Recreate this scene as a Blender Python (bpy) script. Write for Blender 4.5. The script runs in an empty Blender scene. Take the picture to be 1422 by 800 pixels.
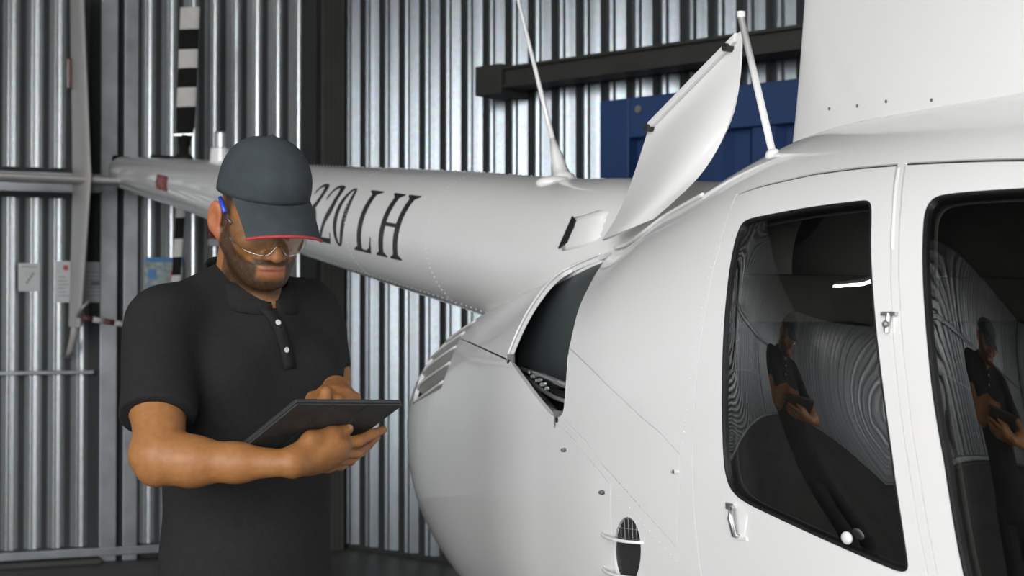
import bpy, bmesh, math, random
import numpy as np
from mathutils import Vector, Matrix
from mathutils.bvhtree import BVHTree
from mathutils.geometry import delaunay_2d_cdt

random.seed(7)
rng = np.random.default_rng(7)
scene = bpy.context.scene
COL = scene.collection

# ------------------------------------------------------------------ camera
FPX, EYE = 1975.0, 1.5
PITCH = math.atan(30.0 / FPX)
cam_data = bpy.data.cameras.new('camera')
cam = bpy.data.objects.new('camera', cam_data)
COL.objects.link(cam)
cam.location = (0, 0, EYE)
cam.rotation_euler = (math.pi / 2 + PITCH, 0, 0)
cam_data.sensor_width = 36.0
cam_data.lens = FPX / 1422.0 * 36.0
cam_data.clip_end = 200
cam_data.dof.use_dof = True
cam_data.dof.focus_distance = 2.7
cam_data.dof.aperture_fstop = 6.3
scene.camera = cam

# ------------------------------------------------------------------ daylight
world = bpy.data.worlds.new('daylight')
scene.world = world
world.use_nodes = True
wb = world.node_tree.nodes['Background']
wb.inputs[0].default_value = (0.97, 0.985, 1.0, 1)
wb.inputs[1].default_value = 3.0

scene.view_settings.view_transform = 'Standard'
scene.view_settings.look = 'None'
scene.view_settings.gamma = 1.0
scene.view_settings.use_curve_mapping = False
scene.view_settings.exposure = 1.45


def portal(name, loc, rot, sx, sy):
    L = bpy.data.lights.new(name, 'AREA')
    L.shape = 'RECTANGLE'
    L.size, L.size_y = sx, sy
    L.cycles.is_portal = True
    o = bpy.data.objects.new(name, L)
    COL.objects.link(o)
    o.location = loc
    o.rotation_euler = rot
    return o


# the open hangar door behind the photographer lets the daylight in
portal('door_daylight', (-2.1, -3.0, 2.5), (math.radians(90), 0, 0), 5.8, 5.0)


# an open side door lets in more
portal('side_daylight', (-9.2, -2.1, 1.6), (math.radians(90), 0, math.radians(-90)), 1.2, 3.2)


# ------------------------------------------------------------------ helpers
def at(x, y, Y):
    """World point seen at photo position (x, y) at distance Y in front of the eye."""
    u, v = (x - 711) / FPX, (400 - y) / FPX
    dy = math.cos(PITCH) - v * math.sin(PITCH)
    dz = math.sin(PITCH) + v * math.cos(PITCH)
    return np.array([u / dy * Y, Y, EYE + dz / dy * Y])


def ray(x, y):
    d = at(x, y, 1.0) - np.array([0, 0, EYE])
    return Vector(d).normalized()


BASE = {}


def tag(o, label, cat=None, group=None, kind=None):
    if label:
        o['label'] = label
    if cat:
        o['category'] = cat
    if group:
        o['group'] = group
    if kind:
        o['kind'] = kind
    return o


def thing(name, loc, label, cat, group=None):
    o = bpy.data.objects.new(name, None)
    COL.objects.link(o)
    o.location = loc
    o.empty_display_size = 0.1
    BASE[o] = np.array(loc, float)
    return tag(o, label, cat, group)


def build(name, V, Fc, mat, parent=None, smooth=True, label=None, kind=None, loc=None, mats=None, midx=None):
    """One mesh object from world-space vertices."""
    V = np.asarray(V, float).reshape(-1, 3)
    if parent is not None:
        base = BASE[parent]
    else:
        base = np.array(loc if loc is not None else (0, 0, 0), float)
    me = bpy.data.meshes.new(name)
    me.from_pydata((V - base).tolist(), [], [list(map(int, f)) for f in Fc])
    me.materials.append(mat)
    for m in mats or []:
        me.materials.append(m)
    if midx is not None:
        me.polygons.foreach_set('material_index', np.asarray(midx, np.int32))
    me.polygons.foreach_set('use_smooth', np.full(len(me.polygons), smooth, bool))
    me.update()
    o = bpy.data.objects.new(name, me)
    COL.objects.link(o)
    if parent is not None:
        o.parent = parent
    else:
        o.location = base
    BASE[o] = base
    if label:
        o['label'] = label
    if kind:
        o['kind'] = kind
    return o


class MB:
    """Collects shapes for one mesh."""

    def __init__(s):
        s.V, s.F = [], []

    def add(s, V, F):
        n = len(s.V)
        s.V += [tuple(map(float, v)) for v in V]
        s.F += [tuple(int(i) + n for i in f) for f in F]
        return s

    def box(s, c, ax, ay, az, b=0.0):
        """Box centred at c with half-axis vectors ax, ay, az and a small bevel b."""
        c, ax, ay, az = (np.asarray(q, float) for q in (c, ax, ay, az))
        lx, ly, lz = (np.linalg.norm(q) for q in (ax, ay, az))
        if b <= 0:
            V = [c + i * ax + j * ay + k * az for i in (-1, 1) for j in (-1, 1) for k in (-1, 1)]
            return s.add(V, [(0, 1, 3, 2), (4, 6, 7, 5), (0, 4, 5, 1), (2, 3, 7, 6), (0, 2, 6, 4), (1, 5, 7, 3)])
        bm = bmesh.new()
        bmesh.ops.create_cube(bm, size=2.0)
        for v in bm.verts:
            v.co = Vector((v.co.x * lx, v.co.y * ly, v.co.z * lz))
        bmesh.ops.bevel(bm, geom=list(bm.edges), offset=min(b, 0.45 * min(lx, ly, lz) * 2), segments=2, affect='EDGES', profile=0.6)
        ux, uy, uz = ax / lx, ay / ly, az / lz
        bm.verts.index_update()
        V = [c + v.co.x * ux + v.co.y * uy + v.co.z * uz for v in bm.verts]
        F = [[v.index for v in f.verts] for f in bm.faces]
        bm.free()
        return s.add(V, F)

    def tube(s, pts, rad, n=10, cap=True):
        pts = [np.asarray(p, float) for p in pts]
        m = len(pts)
        if np.isscalar(rad):
            rad = [rad] * m
        V, F = [], []
        T0 = pts[1] - pts[0]
        up = np.array([0, 0, 1.0]) if abs(T0[2]) < 0.8 * np.linalg.norm(T0) else np.array([1.0, 0, 0])
        for i in range(m):
            T = pts[min(i + 1, m - 1)] - pts[max(i - 1, 0)]
            T = T / np.linalg.norm(T)
            A = np.cross(T, up)
            A /= np.linalg.norm(A)
            B = np.cross(T, A)
            for k in range(n):
                t = 2 * math.pi * k / n
                V.append(pts[i] + rad[i] * (math.cos(t) * A + math.sin(t) * B))
        for i in range(m - 1):
            for k in range(n):
                k2 = (k + 1) % n
                F.append((i * n + k, i * n + k2, (i + 1) * n + k2, (i + 1) * n + k))
        if cap:
            F.append(tuple(range(n - 1, -1, -1)))
            F.append(tuple((m - 1) * n + k for k in range(n)))
        return s.add(V, F)

    def grid(s, P, closed_u=False, closed_v=False):
        P = np.asarray(P, float)
        nu, nv = P.shape[:2]
        F = []
        for i in range(nu if closed_u else nu - 1):
            for j in range(nv if closed_v else nv - 1):
                i2, j2 = (i + 1) % nu, (j + 1) % nv
                F.append((i * nv + j, i2 * nv + j, i2 * nv + j2, i * nv + j2))
        return s.add(P.reshape(-1, 3), F)

    def sheet(s, P, th):
        """Grid surface P given thickness th along its normal."""
        P = np.asarray(P, float)
        du = np.gradient(P, axis=0)
        dv = np.gradient(P, axis=1)
        N = np.cross(du, dv)
        N /= np.maximum(np.linalg.norm(N, axis=2, keepdims=True), 1e-12)
        Q = P - N * th
        nu, nv = P.shape[:2]
        n = nu * nv
        F = []
        for i in range(nu - 1):
            for j in range(nv - 1):
                a, b, c, d = i * nv + j, (i + 1) * nv + j, (i + 1) * nv + j + 1, i * nv + j + 1
                F += [(a, b, c, d), (n + a, n + d, n + c, n + b)]
        ring = [(i, 0) for i in range(nu)] + [(nu - 1, j) for j in range(1, nv)] + \
               [(i, nv - 1) for i in range(nu - 2, -1, -1)] + [(0, j) for j in range(nv - 2, 0, -1)]
        ids = [i * nv + j for i, j in ring]
        for k in range(len(ids)):
            a, b = ids[k], ids[(k + 1) % len(ids)]
            F.append((b, a, n + a, n + b))
        return s.add(np.concatenate([P.reshape(-1, 3), Q.reshape(-1, 3)]), F)

    def ball(s, c, r, nu=10, nv=6, ax=None):
        c = np.asarray(c, float)
        r = np.array([r] * 3 if np.isscalar(r) else r, float)
        ax = np.eye(3) if ax is None else np.asarray(ax, float)
        V, F = [], []
        for i in range(nv + 1):
            t = math.pi * i / nv
            for k in range(nu):
                p = 2 * math.pi * k / nu
                q = r * np.array([math.sin(t) * math.cos(p), math.sin(t) * math.sin(p), math.cos(t)])
                V.append(c + q @ ax)
        for i in range(nv):
            for k in range(nu):
                k2 = (k + 1) % nu
                F.append((i * nu + k, (i + 1) * nu + k, (i + 1) * nu + k2, i * nu + k2))
        return s.add(V, F)

    def prism(s, poly, d):
        """Polygon of 3D points thickened by vector d."""
        n = len(poly)
        V = [np.asarray(p, float) for p in poly]
        V += [p + np.asarray(d, float) for p in V]
        F = [tuple(range(n)), tuple(range(2 * n - 1, n - 1, -1))]
        F += [((k + 1) % n, k, n + k, n + (k + 1) % n) for k in range(n)]
        return s.add(V, F)

    def make(s, name, mat, parent=None, smooth=False, **k):
        return build(name, s.V, s.F, mat, parent, smooth, **k)


def autosmooth(o, deg=35):
    me = o.data
    try:
        me.set_sharp_from_angle(angle=math.radians(deg))
    except Exception:
        pass
    return o


def unit(v):
    v = np.asarray(v, float)
    return v / np.linalg.norm(v)


# ------------------------------------------------------------------ materials
def mat(name, col, rough=0.5, metal=0.0, coat=0.0, spec=0.5, noise=None, bump=None, trans=0.0, emit=None, emis=0.0):
    """noise = (scale, amount) varies the colour a little; bump = (scale, strength)."""
    m = bpy.data.materials.new(name)
    m.use_nodes = True
    nt = m.node_tree
    p = nt.nodes['Principled BSDF']
    p.inputs['Base Color'].default_value = (*col, 1)
    p.inputs['Roughness'].default_value = rough
    p.inputs['Metallic'].default_value = metal
    p.inputs['Coat Weight'].default_value = coat
    p.inputs['Coat Roughness'].default_value = 0.05
    p.inputs['Specular IOR Level'].default_value = spec
    if trans:
        p.inputs['Transmission Weight'].default_value = trans
    if emit:
        p.inputs['Emission Color'].default_value = (*emit, 1)
        p.inputs['Emission Strength'].default_value = emis
    tc = nt.nodes.new('ShaderNodeTexCoord')
    if noise:
        n = nt.nodes.new('ShaderNodeTexNoise')
        n.inputs['Scale'].default_value = noise[0]
        n.inputs['Detail'].default_value = 6
        nt.links.new(tc.outputs['Object'], n.inputs['Vector'])
        r = nt.nodes.new('ShaderNodeValToRGB')
        a = noise[1]
        r.color_ramp.elements[0].position = 0.3
        r.color_ramp.elements[1].position = 0.7
        r.color_ramp.elements[0].color = (*[c * (1 - a) for c in col], 1)
        r.color_ramp.elements[1].color = (*[min(1, c * (1 + a)) for c in col], 1)
        nt.links.new(n.outputs['Fac'], r.inputs['Fac'])
        nt.links.new(r.outputs['Color'], p.inputs['Base Color'])
    if bump:
        n = nt.nodes.new('ShaderNodeTexNoise')
        n.inputs['Scale'].default_value = bump[0]
        n.inputs['Detail'].default_value = 4
        nt.links.new(tc.outputs['Object'], n.inputs['Vector'])
        b = nt.nodes.new('ShaderNodeBump')
        b.inputs['Strength'].default_value = bump[1]
        b.inputs['Distance'].default_value = 0.01
        nt.links.new(n.outputs['Fac'], b.inputs['Height'])
        nt.links.new(b.outputs['Normal'], p.inputs['Normal'])
    return m


def glass_mat(name, tint, f0):
    """Thin tinted pane: see-through tint under a mirror sheen that grows at grazing angles."""
    m = bpy.data.materials.new(name)
    m.use_nodes = True
    nt = m.node_tree
    nt.nodes.clear()
    out = nt.nodes.new('ShaderNodeOutputMaterial')
    mix = nt.nodes.new('ShaderNodeMixShader')
    tr = nt.nodes.new('ShaderNodeBsdfTransparent')
    gl = nt.nodes.new('ShaderNodeBsdfGlossy')
    lw = nt.nodes.new('ShaderNodeLayerWeight')
    lw.inputs['Blend'].default_value = 0.5
    pw = nt.nodes.new('ShaderNodeMath')
    pw.operation = 'POWER'
    pw.inputs[1].default_value = 4.0
    mr = nt.nodes.new('ShaderNodeMapRange')
    mr.inputs['To Min'].default_value = f0
    mr.inputs['To Max'].default_value = 1.0
    tr.inputs[0].default_value = (*tint, 1)
    gl.inputs['Roughness'].default_value = 0.015
    nt.links.new(lw.outputs['Facing'], pw.inputs[0])
    nt.links.new(pw.outputs[0], mr.inputs['Value'])
    nt.links.new(mr.outputs[0], mix.inputs[0])
    nt.links.new(tr.outputs[0], mix.inputs[1])
    nt.links.new(gl.outputs[0], mix.inputs[2])
    nt.links.new(mix.outputs[0], out.inputs[0])
    return m


M = {}
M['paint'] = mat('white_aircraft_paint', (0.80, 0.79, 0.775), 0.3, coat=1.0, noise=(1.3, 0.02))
M['paint_in'] = mat('white_primer', (0.70, 0.70, 0.68), 0.5, noise=(3, 0.03))
M['black_rubber'] = mat('black_rubber', (0.012, 0.012, 0.012), 0.45, noise=(30, 0.2))
M['lining'] = mat('charcoal_cabin_lining', (0.15, 0.146, 0.13), 0.85, noise=(8, 0.2))
M['seat'] = mat('dark_grey_leather', (0.03, 0.03, 0.03), 0.5, noise=(20, 0.2), bump=(60, 0.2))
M['firewall'] = mat('grey_green_firewall', (0.045, 0.055, 0.055), 0.55, noise=(4, 0.12))
M['dark_metal'] = mat('dark_engine_metal', (0.05, 0.045, 0.04), 0.5, metal=0.6, noise=(25, 0.4))
M['chrome'] = mat('bright_steel', (0.62, 0.62, 0.62), 0.28, metal=0.9, noise=(40, 0.1))
M['grey_metal'] = mat('grey_steel', (0.25, 0.25, 0.24), 0.45, metal=0.6, noise=(20, 0.15))
M['glass'] = glass_mat('smoked_cabin_glass', (0.65, 0.65, 0.63), 0.24)
M['lens'] = glass_mat('clear_polycarbonate', (0.93, 0.94, 0.94), 0.06)
M['lens_edge'] = glass_mat('clear_lens_edge', (0.8, 0.82, 0.82), 0.35)
M['louvre'] = mat('louvre_grey_paint', (0.33, 0.325, 0.31), 0.5, noise=(6, 0.06))
M['mesh_black'] = mat('black_mesh_screen', (0.02, 0.02, 0.02), 0.6, noise=(60, 0.3))
M['letter'] = mat('black_lettering', (0.018, 0.018, 0.017), 0.4, noise=(30, 0.1))
M['red_decal'] = mat('faded_red_decal', (0.28, 0.055, 0.055), 0.5, noise=(40, 0.1))
M['pink_letter'] = mat('pale_red_print', (0.55, 0.26, 0.25), 0.5, noise=(40, 0.05))
M['rotor_black'] = mat('rotor_black_paint', (0.012, 0.012, 0.011), 0.85, spec=0.15, noise=(20, 0.2))
M['rotor_white'] = mat('rotor_white_paint', (0.55, 0.53, 0.50), 0.5, noise=(20, 0.06))
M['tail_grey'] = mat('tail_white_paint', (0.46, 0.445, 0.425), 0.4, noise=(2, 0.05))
M['lamp_amber'] = mat('brown_lens', (0.10, 0.045, 0.035), 0.2, noise=(20, 0.1))

M['shirt'] = mat('black_pique_cotton', (0.0155, 0.0152, 0.0152), 0.9, spec=0.2, noise=(120, 0.15), bump=(420, 0.25))
M['trouser'] = mat('black_cotton_twill', (0.02, 0.02, 0.021), 0.9, spec=0.2, noise=(60, 0.2), bump=(200, 0.2))
M['cap'] = mat('slate_grey_cotton', (0.044, 0.053, 0.058), 0.88, spec=0.2, noise=(35, 0.12), bump=(380, 0.25))
M['cap_red'] = mat('red_piping', (0.40, 0.035, 0.035), 0.7, noise=(60, 0.15))
M['button'] = mat('pearl_button', (0.55, 0.58, 0.62), 0.3, noise=(60, 0.1))
M['blue_plastic'] = mat('blue_plastic', (0.03, 0.07, 0.52), 0.35, noise=(60, 0.1))
M['shoe'] = mat('black_leather', (0.02, 0.018, 0.016), 0.4, noise=(30, 0.2))
M['tablet_case'] = mat('charcoal_tablet_cover', (0.032, 0.033, 0.032), 0.62, noise=(22, 0.35), bump=(160, 0.15))
M['tablet_edge'] = mat('black_tablet_rim', (0.03, 0.032, 0.034), 0.32, noise=(22, 0.1))
M['screen'] = mat('tablet_glass', (0.02, 0.022, 0.025), 0.08, noise=(5, 0.1))
M['nail'] = mat('fingernail', (0.45, 0.25, 0.17), 0.35, noise=(60, 0.05))


def galvanised(name, col, rough, metal=0.6):
    m = mat(name, col, rough, metal=metal)
    nt = m.node_tree
    p = nt.nodes['Principled BSDF']
    tc = nt.nodes.new('ShaderNodeTexCoord')
    mp = nt.nodes.new('ShaderNodeMapping')
    mp.inputs['Scale'].default_value = (9, 9, 0.12)
    n1 = nt.nodes.new('ShaderNodeTexNoise')
    n1.inputs['Scale'].default_value = 1.6
    n1.inputs['Detail'].default_value = 8
    v = nt.nodes.new('ShaderNodeTexVoronoi')
    v.inputs['Scale'].default_value = 55
    nt.links.new(tc.outputs['Object'], mp.inputs['Vector'])
    nt.links.new(mp.outputs['Vector'], n1.inputs['Vector'])
    nt.links.new(tc.outputs['Object'], v.inputs['Vector'])
    r = nt.nodes.new('ShaderNodeValToRGB')
    r.color_ramp.elements[0].position, r.color_ramp.elements[1].position = 0.25, 0.8
    r.color_ramp.elements[0].color = (*[c * 0.5 for c in col], 1)
    r.color_ramp.elements[1].color = (*[min(1, c * 1.5) for c in col], 1)
    nt.links.new(n1.outputs['Fac'], r.inputs['Fac'])
    mx = nt.nodes.new('ShaderNodeMixRGB')
    mx.blend_type = 'OVERLAY'
    mx.inputs[0].default_value = 0.12
    nt.links.new(r.outputs['Color'], mx.inputs[1])
    nt.links.new(v.outputs['Color'], mx.inputs[2])
    bw = nt.nodes.new('ShaderNodeHueSaturation')
    bw.inputs['Saturation'].default_value = 0.75
    nt.links.new(mx.outputs[0], bw.inputs['Color'])
    nt.links.new(bw.outputs[0], p.inputs['Base Color'])
    b = nt.nodes.new('ShaderNodeBump')
    b.inputs['Strength'].default_value = 0.08
    b.inputs['Distance'].default_value = 0.01
    nt.links.new(n1.outputs['Fac'], b.inputs['Height'])
    nt.links.new(b.outputs['Normal'], p.inputs['Normal'])
    return m


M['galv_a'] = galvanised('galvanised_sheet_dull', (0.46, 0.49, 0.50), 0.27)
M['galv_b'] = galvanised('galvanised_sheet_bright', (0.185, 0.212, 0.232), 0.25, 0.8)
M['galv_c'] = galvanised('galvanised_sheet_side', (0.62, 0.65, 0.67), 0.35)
M['wall_back'] = mat('wall_backing_and_valley_shade', (0.03, 0.032, 0.032), 0.8, noise=(2, 0.2))
M['floor'] = mat('worn_grey_concrete', (0.085, 0.083, 0.078), 0.6, noise=(1.8, 0.3), bump=(18, 0.15))
M['roof'] = mat('dark_roof_sheet', (0.02, 0.021, 0.021), 0.8, noise=(1.2, 0.25))
M['column'] = mat('dark_painted_steel', (0.035, 0.035, 0.03), 0.6, noise=(5, 0.2))
M['rail'] = mat('galvanised_rail', (0.23, 0.24, 0.25), 0.4, metal=0.6, noise=(6, 0.2))
M['beam'] = mat('brown_black_steel', (0.034, 0.032, 0.029), 0.6, noise=(5, 0.25))
M['blue'] = mat('blue_container_paint', (0.012, 0.045, 0.145), 0.5, noise=(3, 0.15))
M['blue_dk'] = mat('blue_container_panel', (0.011, 0.04, 0.135), 0.55, noise=(3, 0.15))
M['tube'] = mat('lamp_tube', (1, 1, 1), 0.5, emit=(1.0, 0.98, 0.94), emis=14.0)
M['lamp_body'] = mat('lamp_housing', (0.5, 0.5, 0.5), 0.5, noise=(5, 0.05))
M['red_box'] = mat('red_enamel', (0.22, 0.02, 0.02), 0.4, noise=(10, 0.1))
M['paper'] = mat('paper_white', (0.50, 0.51, 0.51), 0.7, noise=(14, 0.08))
M['paper_ink'] = mat('printed_grey_ink', (0.22, 0.22, 0.23), 0.7, noise=(20, 0.2))
M['paper_red'] = mat('printed_red_ink', (0.42, 0.06, 0.07), 0.7, noise=(20, 0.2))
M['paper_blue'] = mat('printed_blue_ink', (0.07, 0.20, 0.40), 0.7, noise=(20, 0.2))
M['poster'] = mat('poster_grey_green', (0.27, 0.31, 0.31), 0.7, noise=(30, 0.35))
M['band_red'] = mat('barrier_dark_red', (0.10, 0.03, 0.03), 0.6, noise=(20, 0.2))
M['band_white'] = mat('barrier_white', (0.45, 0.43, 0.42), 0.6, noise=(20, 0.1))

# ------------------------------------------------------------------ hangar shell
CORNER = np.array([-1.10, 9.05])
DL = unit([-0.94, -0.34])
DR = unit([0.77, -0.64])
NL = np.array([-DL[1], DL[0]]) * -1      # towards the inside
if NL[1] > 0:
    NL = -NL
NR = np.array([DR[1], -DR[0]])
if NR[1] > 0:
    NR = -NR
HT = 5.4


def wl(t, z, off=0.0):
    p = CORNER + DL * t + NL * off
    return np.array([p[0], p[1], z])


def wr(t, z, off=0.0):
    p = CORNER + DR * t + NR * off
    return np.array([p[0], p[1], z])


def slab(name, quad, th, m, kind='structure'):
    """Flat wall from two floor points with thickness away from the room."""
    (a, b, n) = quad
    a, b, n = (np.asarray(q, float) for q in (a, b, n))
    c = (a + b) / 2 - n * th / 2
    d = (b - a) / 2
    mb = MB().box([c[0], c[1], HT / 2], [d[0], d[1], 0], [n[0] * th / 2, n[1] * th / 2, 0], [0, 0, HT / 2])
    o = mb.make(name, m)
    o['kind'] = kind
    return o


fl = MB().box([-1.5, 0, -0.05], [14, 0, 0], [0, 16, 0], [0, 0, 0.05]).make('floor', M['floor'])
fl['kind'] = 'structure'
rf = MB().box([-1.5, 3.6, HT + 0.05], [8.6, 0, 0], [0, 6.7, 0], [0, 0, 0.05]).make('ceiling', M['roof'])
rf['kind'] = 'structure'

EL = CORNER + DL * 8.6
ER = CORNER + DR * 9.4
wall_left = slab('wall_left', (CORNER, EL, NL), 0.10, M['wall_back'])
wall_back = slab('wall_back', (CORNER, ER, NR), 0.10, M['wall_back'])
FRONT = -3.0  # unseen front set close so daylight falls off towards the tail
EL2 = np.array([EL[0], FRONT])
ER2 = np.array([ER[0], FRONT])
SD0, SD1, SDH = -1.5, -2.7, 3.2              # open side door
wall_side = slab('wall_side', (EL, np.array([EL[0], SD0]), np.array([1.0, 0])), 0.10, M['wall_back'])
wall_end = slab('wall_end', (np.array([EL[0], SD1]), EL2, np.array([1.0, 0])), 0.10, M['wall_back'])
hd = MB().box([EL[0] - 0.05, (SD0 + SD1) / 2, (HT + SDH) / 2], [0.05, 0, 0], [0, (SD0 - SD1) / 2, 0], [0, 0, (HT - SDH) / 2]).make('trim_9', M['wall_back'])
hd['kind'] = 'structure'
wall_right = slab('wall_right', (ER, ER2, np.array([-1.0, 0])), 0.10, M['wall_back'])
added_wall_right = slab('added_wall_right', (ER2, np.array([0.8, FRONT]), np.array([0, 1.0])), 0.10, M['wall_back'])  # unseen wall added to narrow the opening and shape the daylight
added_wall_left = slab('added_wall_left', (EL2, np.array([-5.0, FRONT]), np.array([0, 1.0])), 0.10, M['wall_back'])  # unseen closure added on the left so the daylight is more directional
# unseen lintel over the open hangar door
hd = MB().box([(EL[0] + ER[0]) / 2, FRONT, HT - 0.2], [(ER[0] - EL[0]) / 2, 0, 0], [0, 0.08, 0], [0, 0, 0.2]).make('trim_1', M['roof'])
hd['kind'] = 'structure'


def corrugated(wall, fn, t0, t1, z0, z1, period, mtl, depth=0.048, valley=0.030, side=0.030, groove=0.004, gw=0.34, shade_slot=False, name='corrugated_sheet'):
    """One trapezoidal sheet on a wall: deep narrow valleys between grooved crests."""
    n = max(1, round((t1 - t0) / period))
    per = (t1 - t0) / n
    crest = per - valley - 2 * side
    prof = []
    for i in range(n):
        b = t0 + i * per
        prof += [(b, 0.004), (b + valley, 0.004), (b + valley + side, depth),
                 (b + valley + side + crest * (0.5 - gw), depth), (b + valley + side + crest * 0.47, depth - groove),
                 (b + valley + side + crest * 0.53, depth - groove), (b + valley + side + crest * (0.5 + gw), depth),
                 (b + valley + side + crest, depth)]
    prof.append((t1, 0.004))
    V, F = [], []
    for (t, d) in prof:
        V += [fn(t, z0, d), fn(t, z1, d)]
    for i in range(len(prof) - 1):
        if shade_slot and i % 8 == 0:
            continue                      # open slot: valley face left out, dark backing stands in for its shade
        F.append((2 * i, 2 * i + 2, 2 * i + 3, 2 * i + 1))
    return build(name, V, F, mtl, wall, smooth=False)


# left wall: the sliding door bay, then sheets up to the dark column
for (z0, z1) in ((0.09, 2.16), (2.34, 5.3)):
    for k in range(3):
        corrugated(wall_left, wl, 1.50 + 0.915 * k, 1.50 + 0.915 * (k + 1), z0, z1, 0.131, M['galv_a'], shade_slot=True)
for k in range(4):
    t = 4.30 + k * 1.05
    corrugated(wall_left, wl, t, t + 1.05, 0.09, 5.3, 0.131, M['galv_a'], shade_slot=True)
for (t0, t1) in ((0.20, 0.72), (0.72, 1.24)):
    corrugated(wall_left, wl, t0, t1, 0.09, 5.3, 0.130, M['galv_a'], shade_slot=True)
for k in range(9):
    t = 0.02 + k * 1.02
    corrugated(wall_back, wr, t, t + 1.02, 0.03, 5.3, 0.17, M['galv_b'], depth=0.034, valley=0.030, side=0.045, groove=0.009, gw=0.30, shade_slot=True)


def ws(t, z, off=0.0):
    return np.array([EL[0] + off, EL[1] - t, z])


def we(t, z, off=0.0):
    return np.array([ER[0] - off, ER[1] - t, z])


nsd = 6
wsd = (EL[1] - SD0 - 0.1) / nsd
for k in range(nsd):
    corrugated(wall_side, ws, 0.05 + k * wsd, 0.05 + (k + 1) * wsd, 0.03, 5.3, 0.27, M['galv_c'], valley=0.09, side=0.03)
corrugated(wall_end, ws, EL[1] - SD1 + 0.01, EL[1] - FRONT, 0.03, 5.3, 0.27, M['galv_c'], valley=0.09, side=0.03)
for k in range(5):
    corrugated(wall_right, we, 0.05 + k * 1.06, 0.05 + (k + 1) * 1.06, 0.03, 5.3, 0.265, M['galv_a'], valley=0.09, side=0.03)


def wall_bar(name, fn, t0, t1, z0, z1, o0, o1, m, parent=None, b=0.006):
    c = (fn(t0, z0, o0) + fn(t1, z1, o1)) / 2
    ax = (fn(t1, z0, o0) - fn(t0, z0, o0)) / 2
    ay = (fn(t0, z0, o1) - fn(t0, z0, o0)) / 2
    return MB().box(c, ax, ay, [0, 0, (z1 - z0) / 2], b).make(name, m, parent)


for (nm, t0, t1, z0, z1, o0, o1, m) in (
        ('trim_2', 1.46, 8.4, 2.19, 2.31, 0.0, 0.10, M['rail']),          # upper girt
        ('trim_3', 0.16, 8.4, 0.035, 0.085, 0.0, 0.09, M['rail']),          # bottom rail
        ('trim_4', 1.46, 4.25, 0.0, 0.03, 0.0, 0.16, M['column']),         # threshold
        ('trim_5', 1.50, 4.25, 1.115, 1.14, 0.05, 0.075, M['rail']),       # thin mid rail
        ('trim_6', 1.25, 1.335, 0.0, 5.3, 0.0, 0.085, M['rail']),            # door post
        ('trim_7', 1.37, 1.47, 0.0, 5.3, 0.0, 0.085, M['rail']),             # door stile
):
    o = wall_bar(nm, wl, t0, t1, z0, z1, o0, o1, m)
    o['kind'] = 'structure'
col_ = wall_bar('trim_8', wl, 0.0, 0.15, 0.0, 5.3, 0.0, 0.16, M['column'])
col_['kind'] = 'structure'
for k in range(4):
    wall_bar('stiffener', wl, 0.035 + 0.03 * k, 0.044 + 0.03 * k, 0.02, 5.28, 0.16, 0.172, M['column'], col_, 0)

# steel beam on the back wall
bm_ = thing('steel_beam', wr(1.2, 2.7, 0.2), 'dark horizontal steel beam bolted along the corrugated back wall', 'beam')
wall_bar('beam_bar', wr, 1.43, 5.2, 2.725, 2.83, 0.16, 0.26, M['beam'], bm_)
wall_bar('beam_flange', wr, 1.43, 5.2, 2.82, 2.837, 0.13, 0.29, M['beam'], bm_, 0.002)
wall_bar('beam_flange', wr, 1.43, 5.2, 2.72, 2.737, 0.13, 0.29, M['beam'], bm_, 0.002)
wall_bar('end_bracket', wr, 1.41, 1.60, 2.69, 2.855, 0.06, 0.30, M['beam'], bm_)

# blue steel container in front of the back wall
TB0, TB1, OB0, OB1, HB = 2.60, 5.6, 0.10, 0.75, 2.50
ct = thing('storage_container', wr((TB0 + TB1) / 2, 0, (OB0 + OB1) / 2), 'blue steel storage container with ribbed side panel against back wall', 'container')
for t in (TB0, TB1 - 0.17):
    wall_bar('corner_post', wr, t, t + 0.17, 0.0, HB, OB0, OB1, M['blue'], ct)
wall_bar('top_rail', wr, TB0 + 0.17, TB1 - 0.17, HB - 0.19, HB, OB1 - 0.10, OB1, M['blue'], ct)
wall_bar('bottom_rail', wr, TB0 + 0.17, TB1 - 0.17, 0.0, 0.16, OB1 - 0.10, OB1, M['blue'], ct)
wall_bar('roof_panel', wr, TB0 + 0.17, TB1 - 0.17, HB - 0.03, HB - 0.005, OB0, OB1 - 0.11, M['blue_dk'], ct)
wall_bar('back_panel', wr, TB0 + 0.17, TB1 - 0.17, 0.0, HB - 0.03, OB0, OB0 + 0.02, M['blue_dk'], ct)
corrugated(ct, lambda t, z, o: wr(t, z, OB1 - 0.075 + o), TB0 + 0.17, TB1 - 0.17, 0.16, HB - 0.19, 0.27, M['blue_dk'], depth=0.045, valley=0.08, side=0.035, groove=0.0, name='ribbed_panel')
for t in (TB0 + 0.20,):
    p = wr(t + 0.03, HB - 0.06, OB1)
    MB().tube([p, p + np.array([NR[0], NR[1], 0]) * 0.012], 0.018, 10).make('lifting_hole_plug', M['grey_metal'], ct)

# notices on the left wall
SHEETS = (
    ('notice_sheet', 25, 55, 366, 405, 'small white notice sheet with a pen-like mark on ribbed door', 'a'),
    ('notice_sheet', 76, 101, 363, 420, 'white notice sheet with a red corner mark beside the tail fin', 'b'),
    ('notice_sheet', 114, 153, 364, 420, 'wide white printed notice sheet next to the door post', 'c'),
    ('safety_poster', 200, 252, 358, 424, 'grey-green poster with blue heading strip behind the man', 'd'),
)


def wall_t(px):
    u = (px - 711) / FPX
    # CORNER + DL t = (u Y, Y)
    return (u * CORNER[1] - CORNER[0]) / (DL[0] - u * DL[1])


def wall_z(px, py):
    p = CORNER + DL * wall_t(px)
    return at(px, py, p[1])[2]


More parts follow.
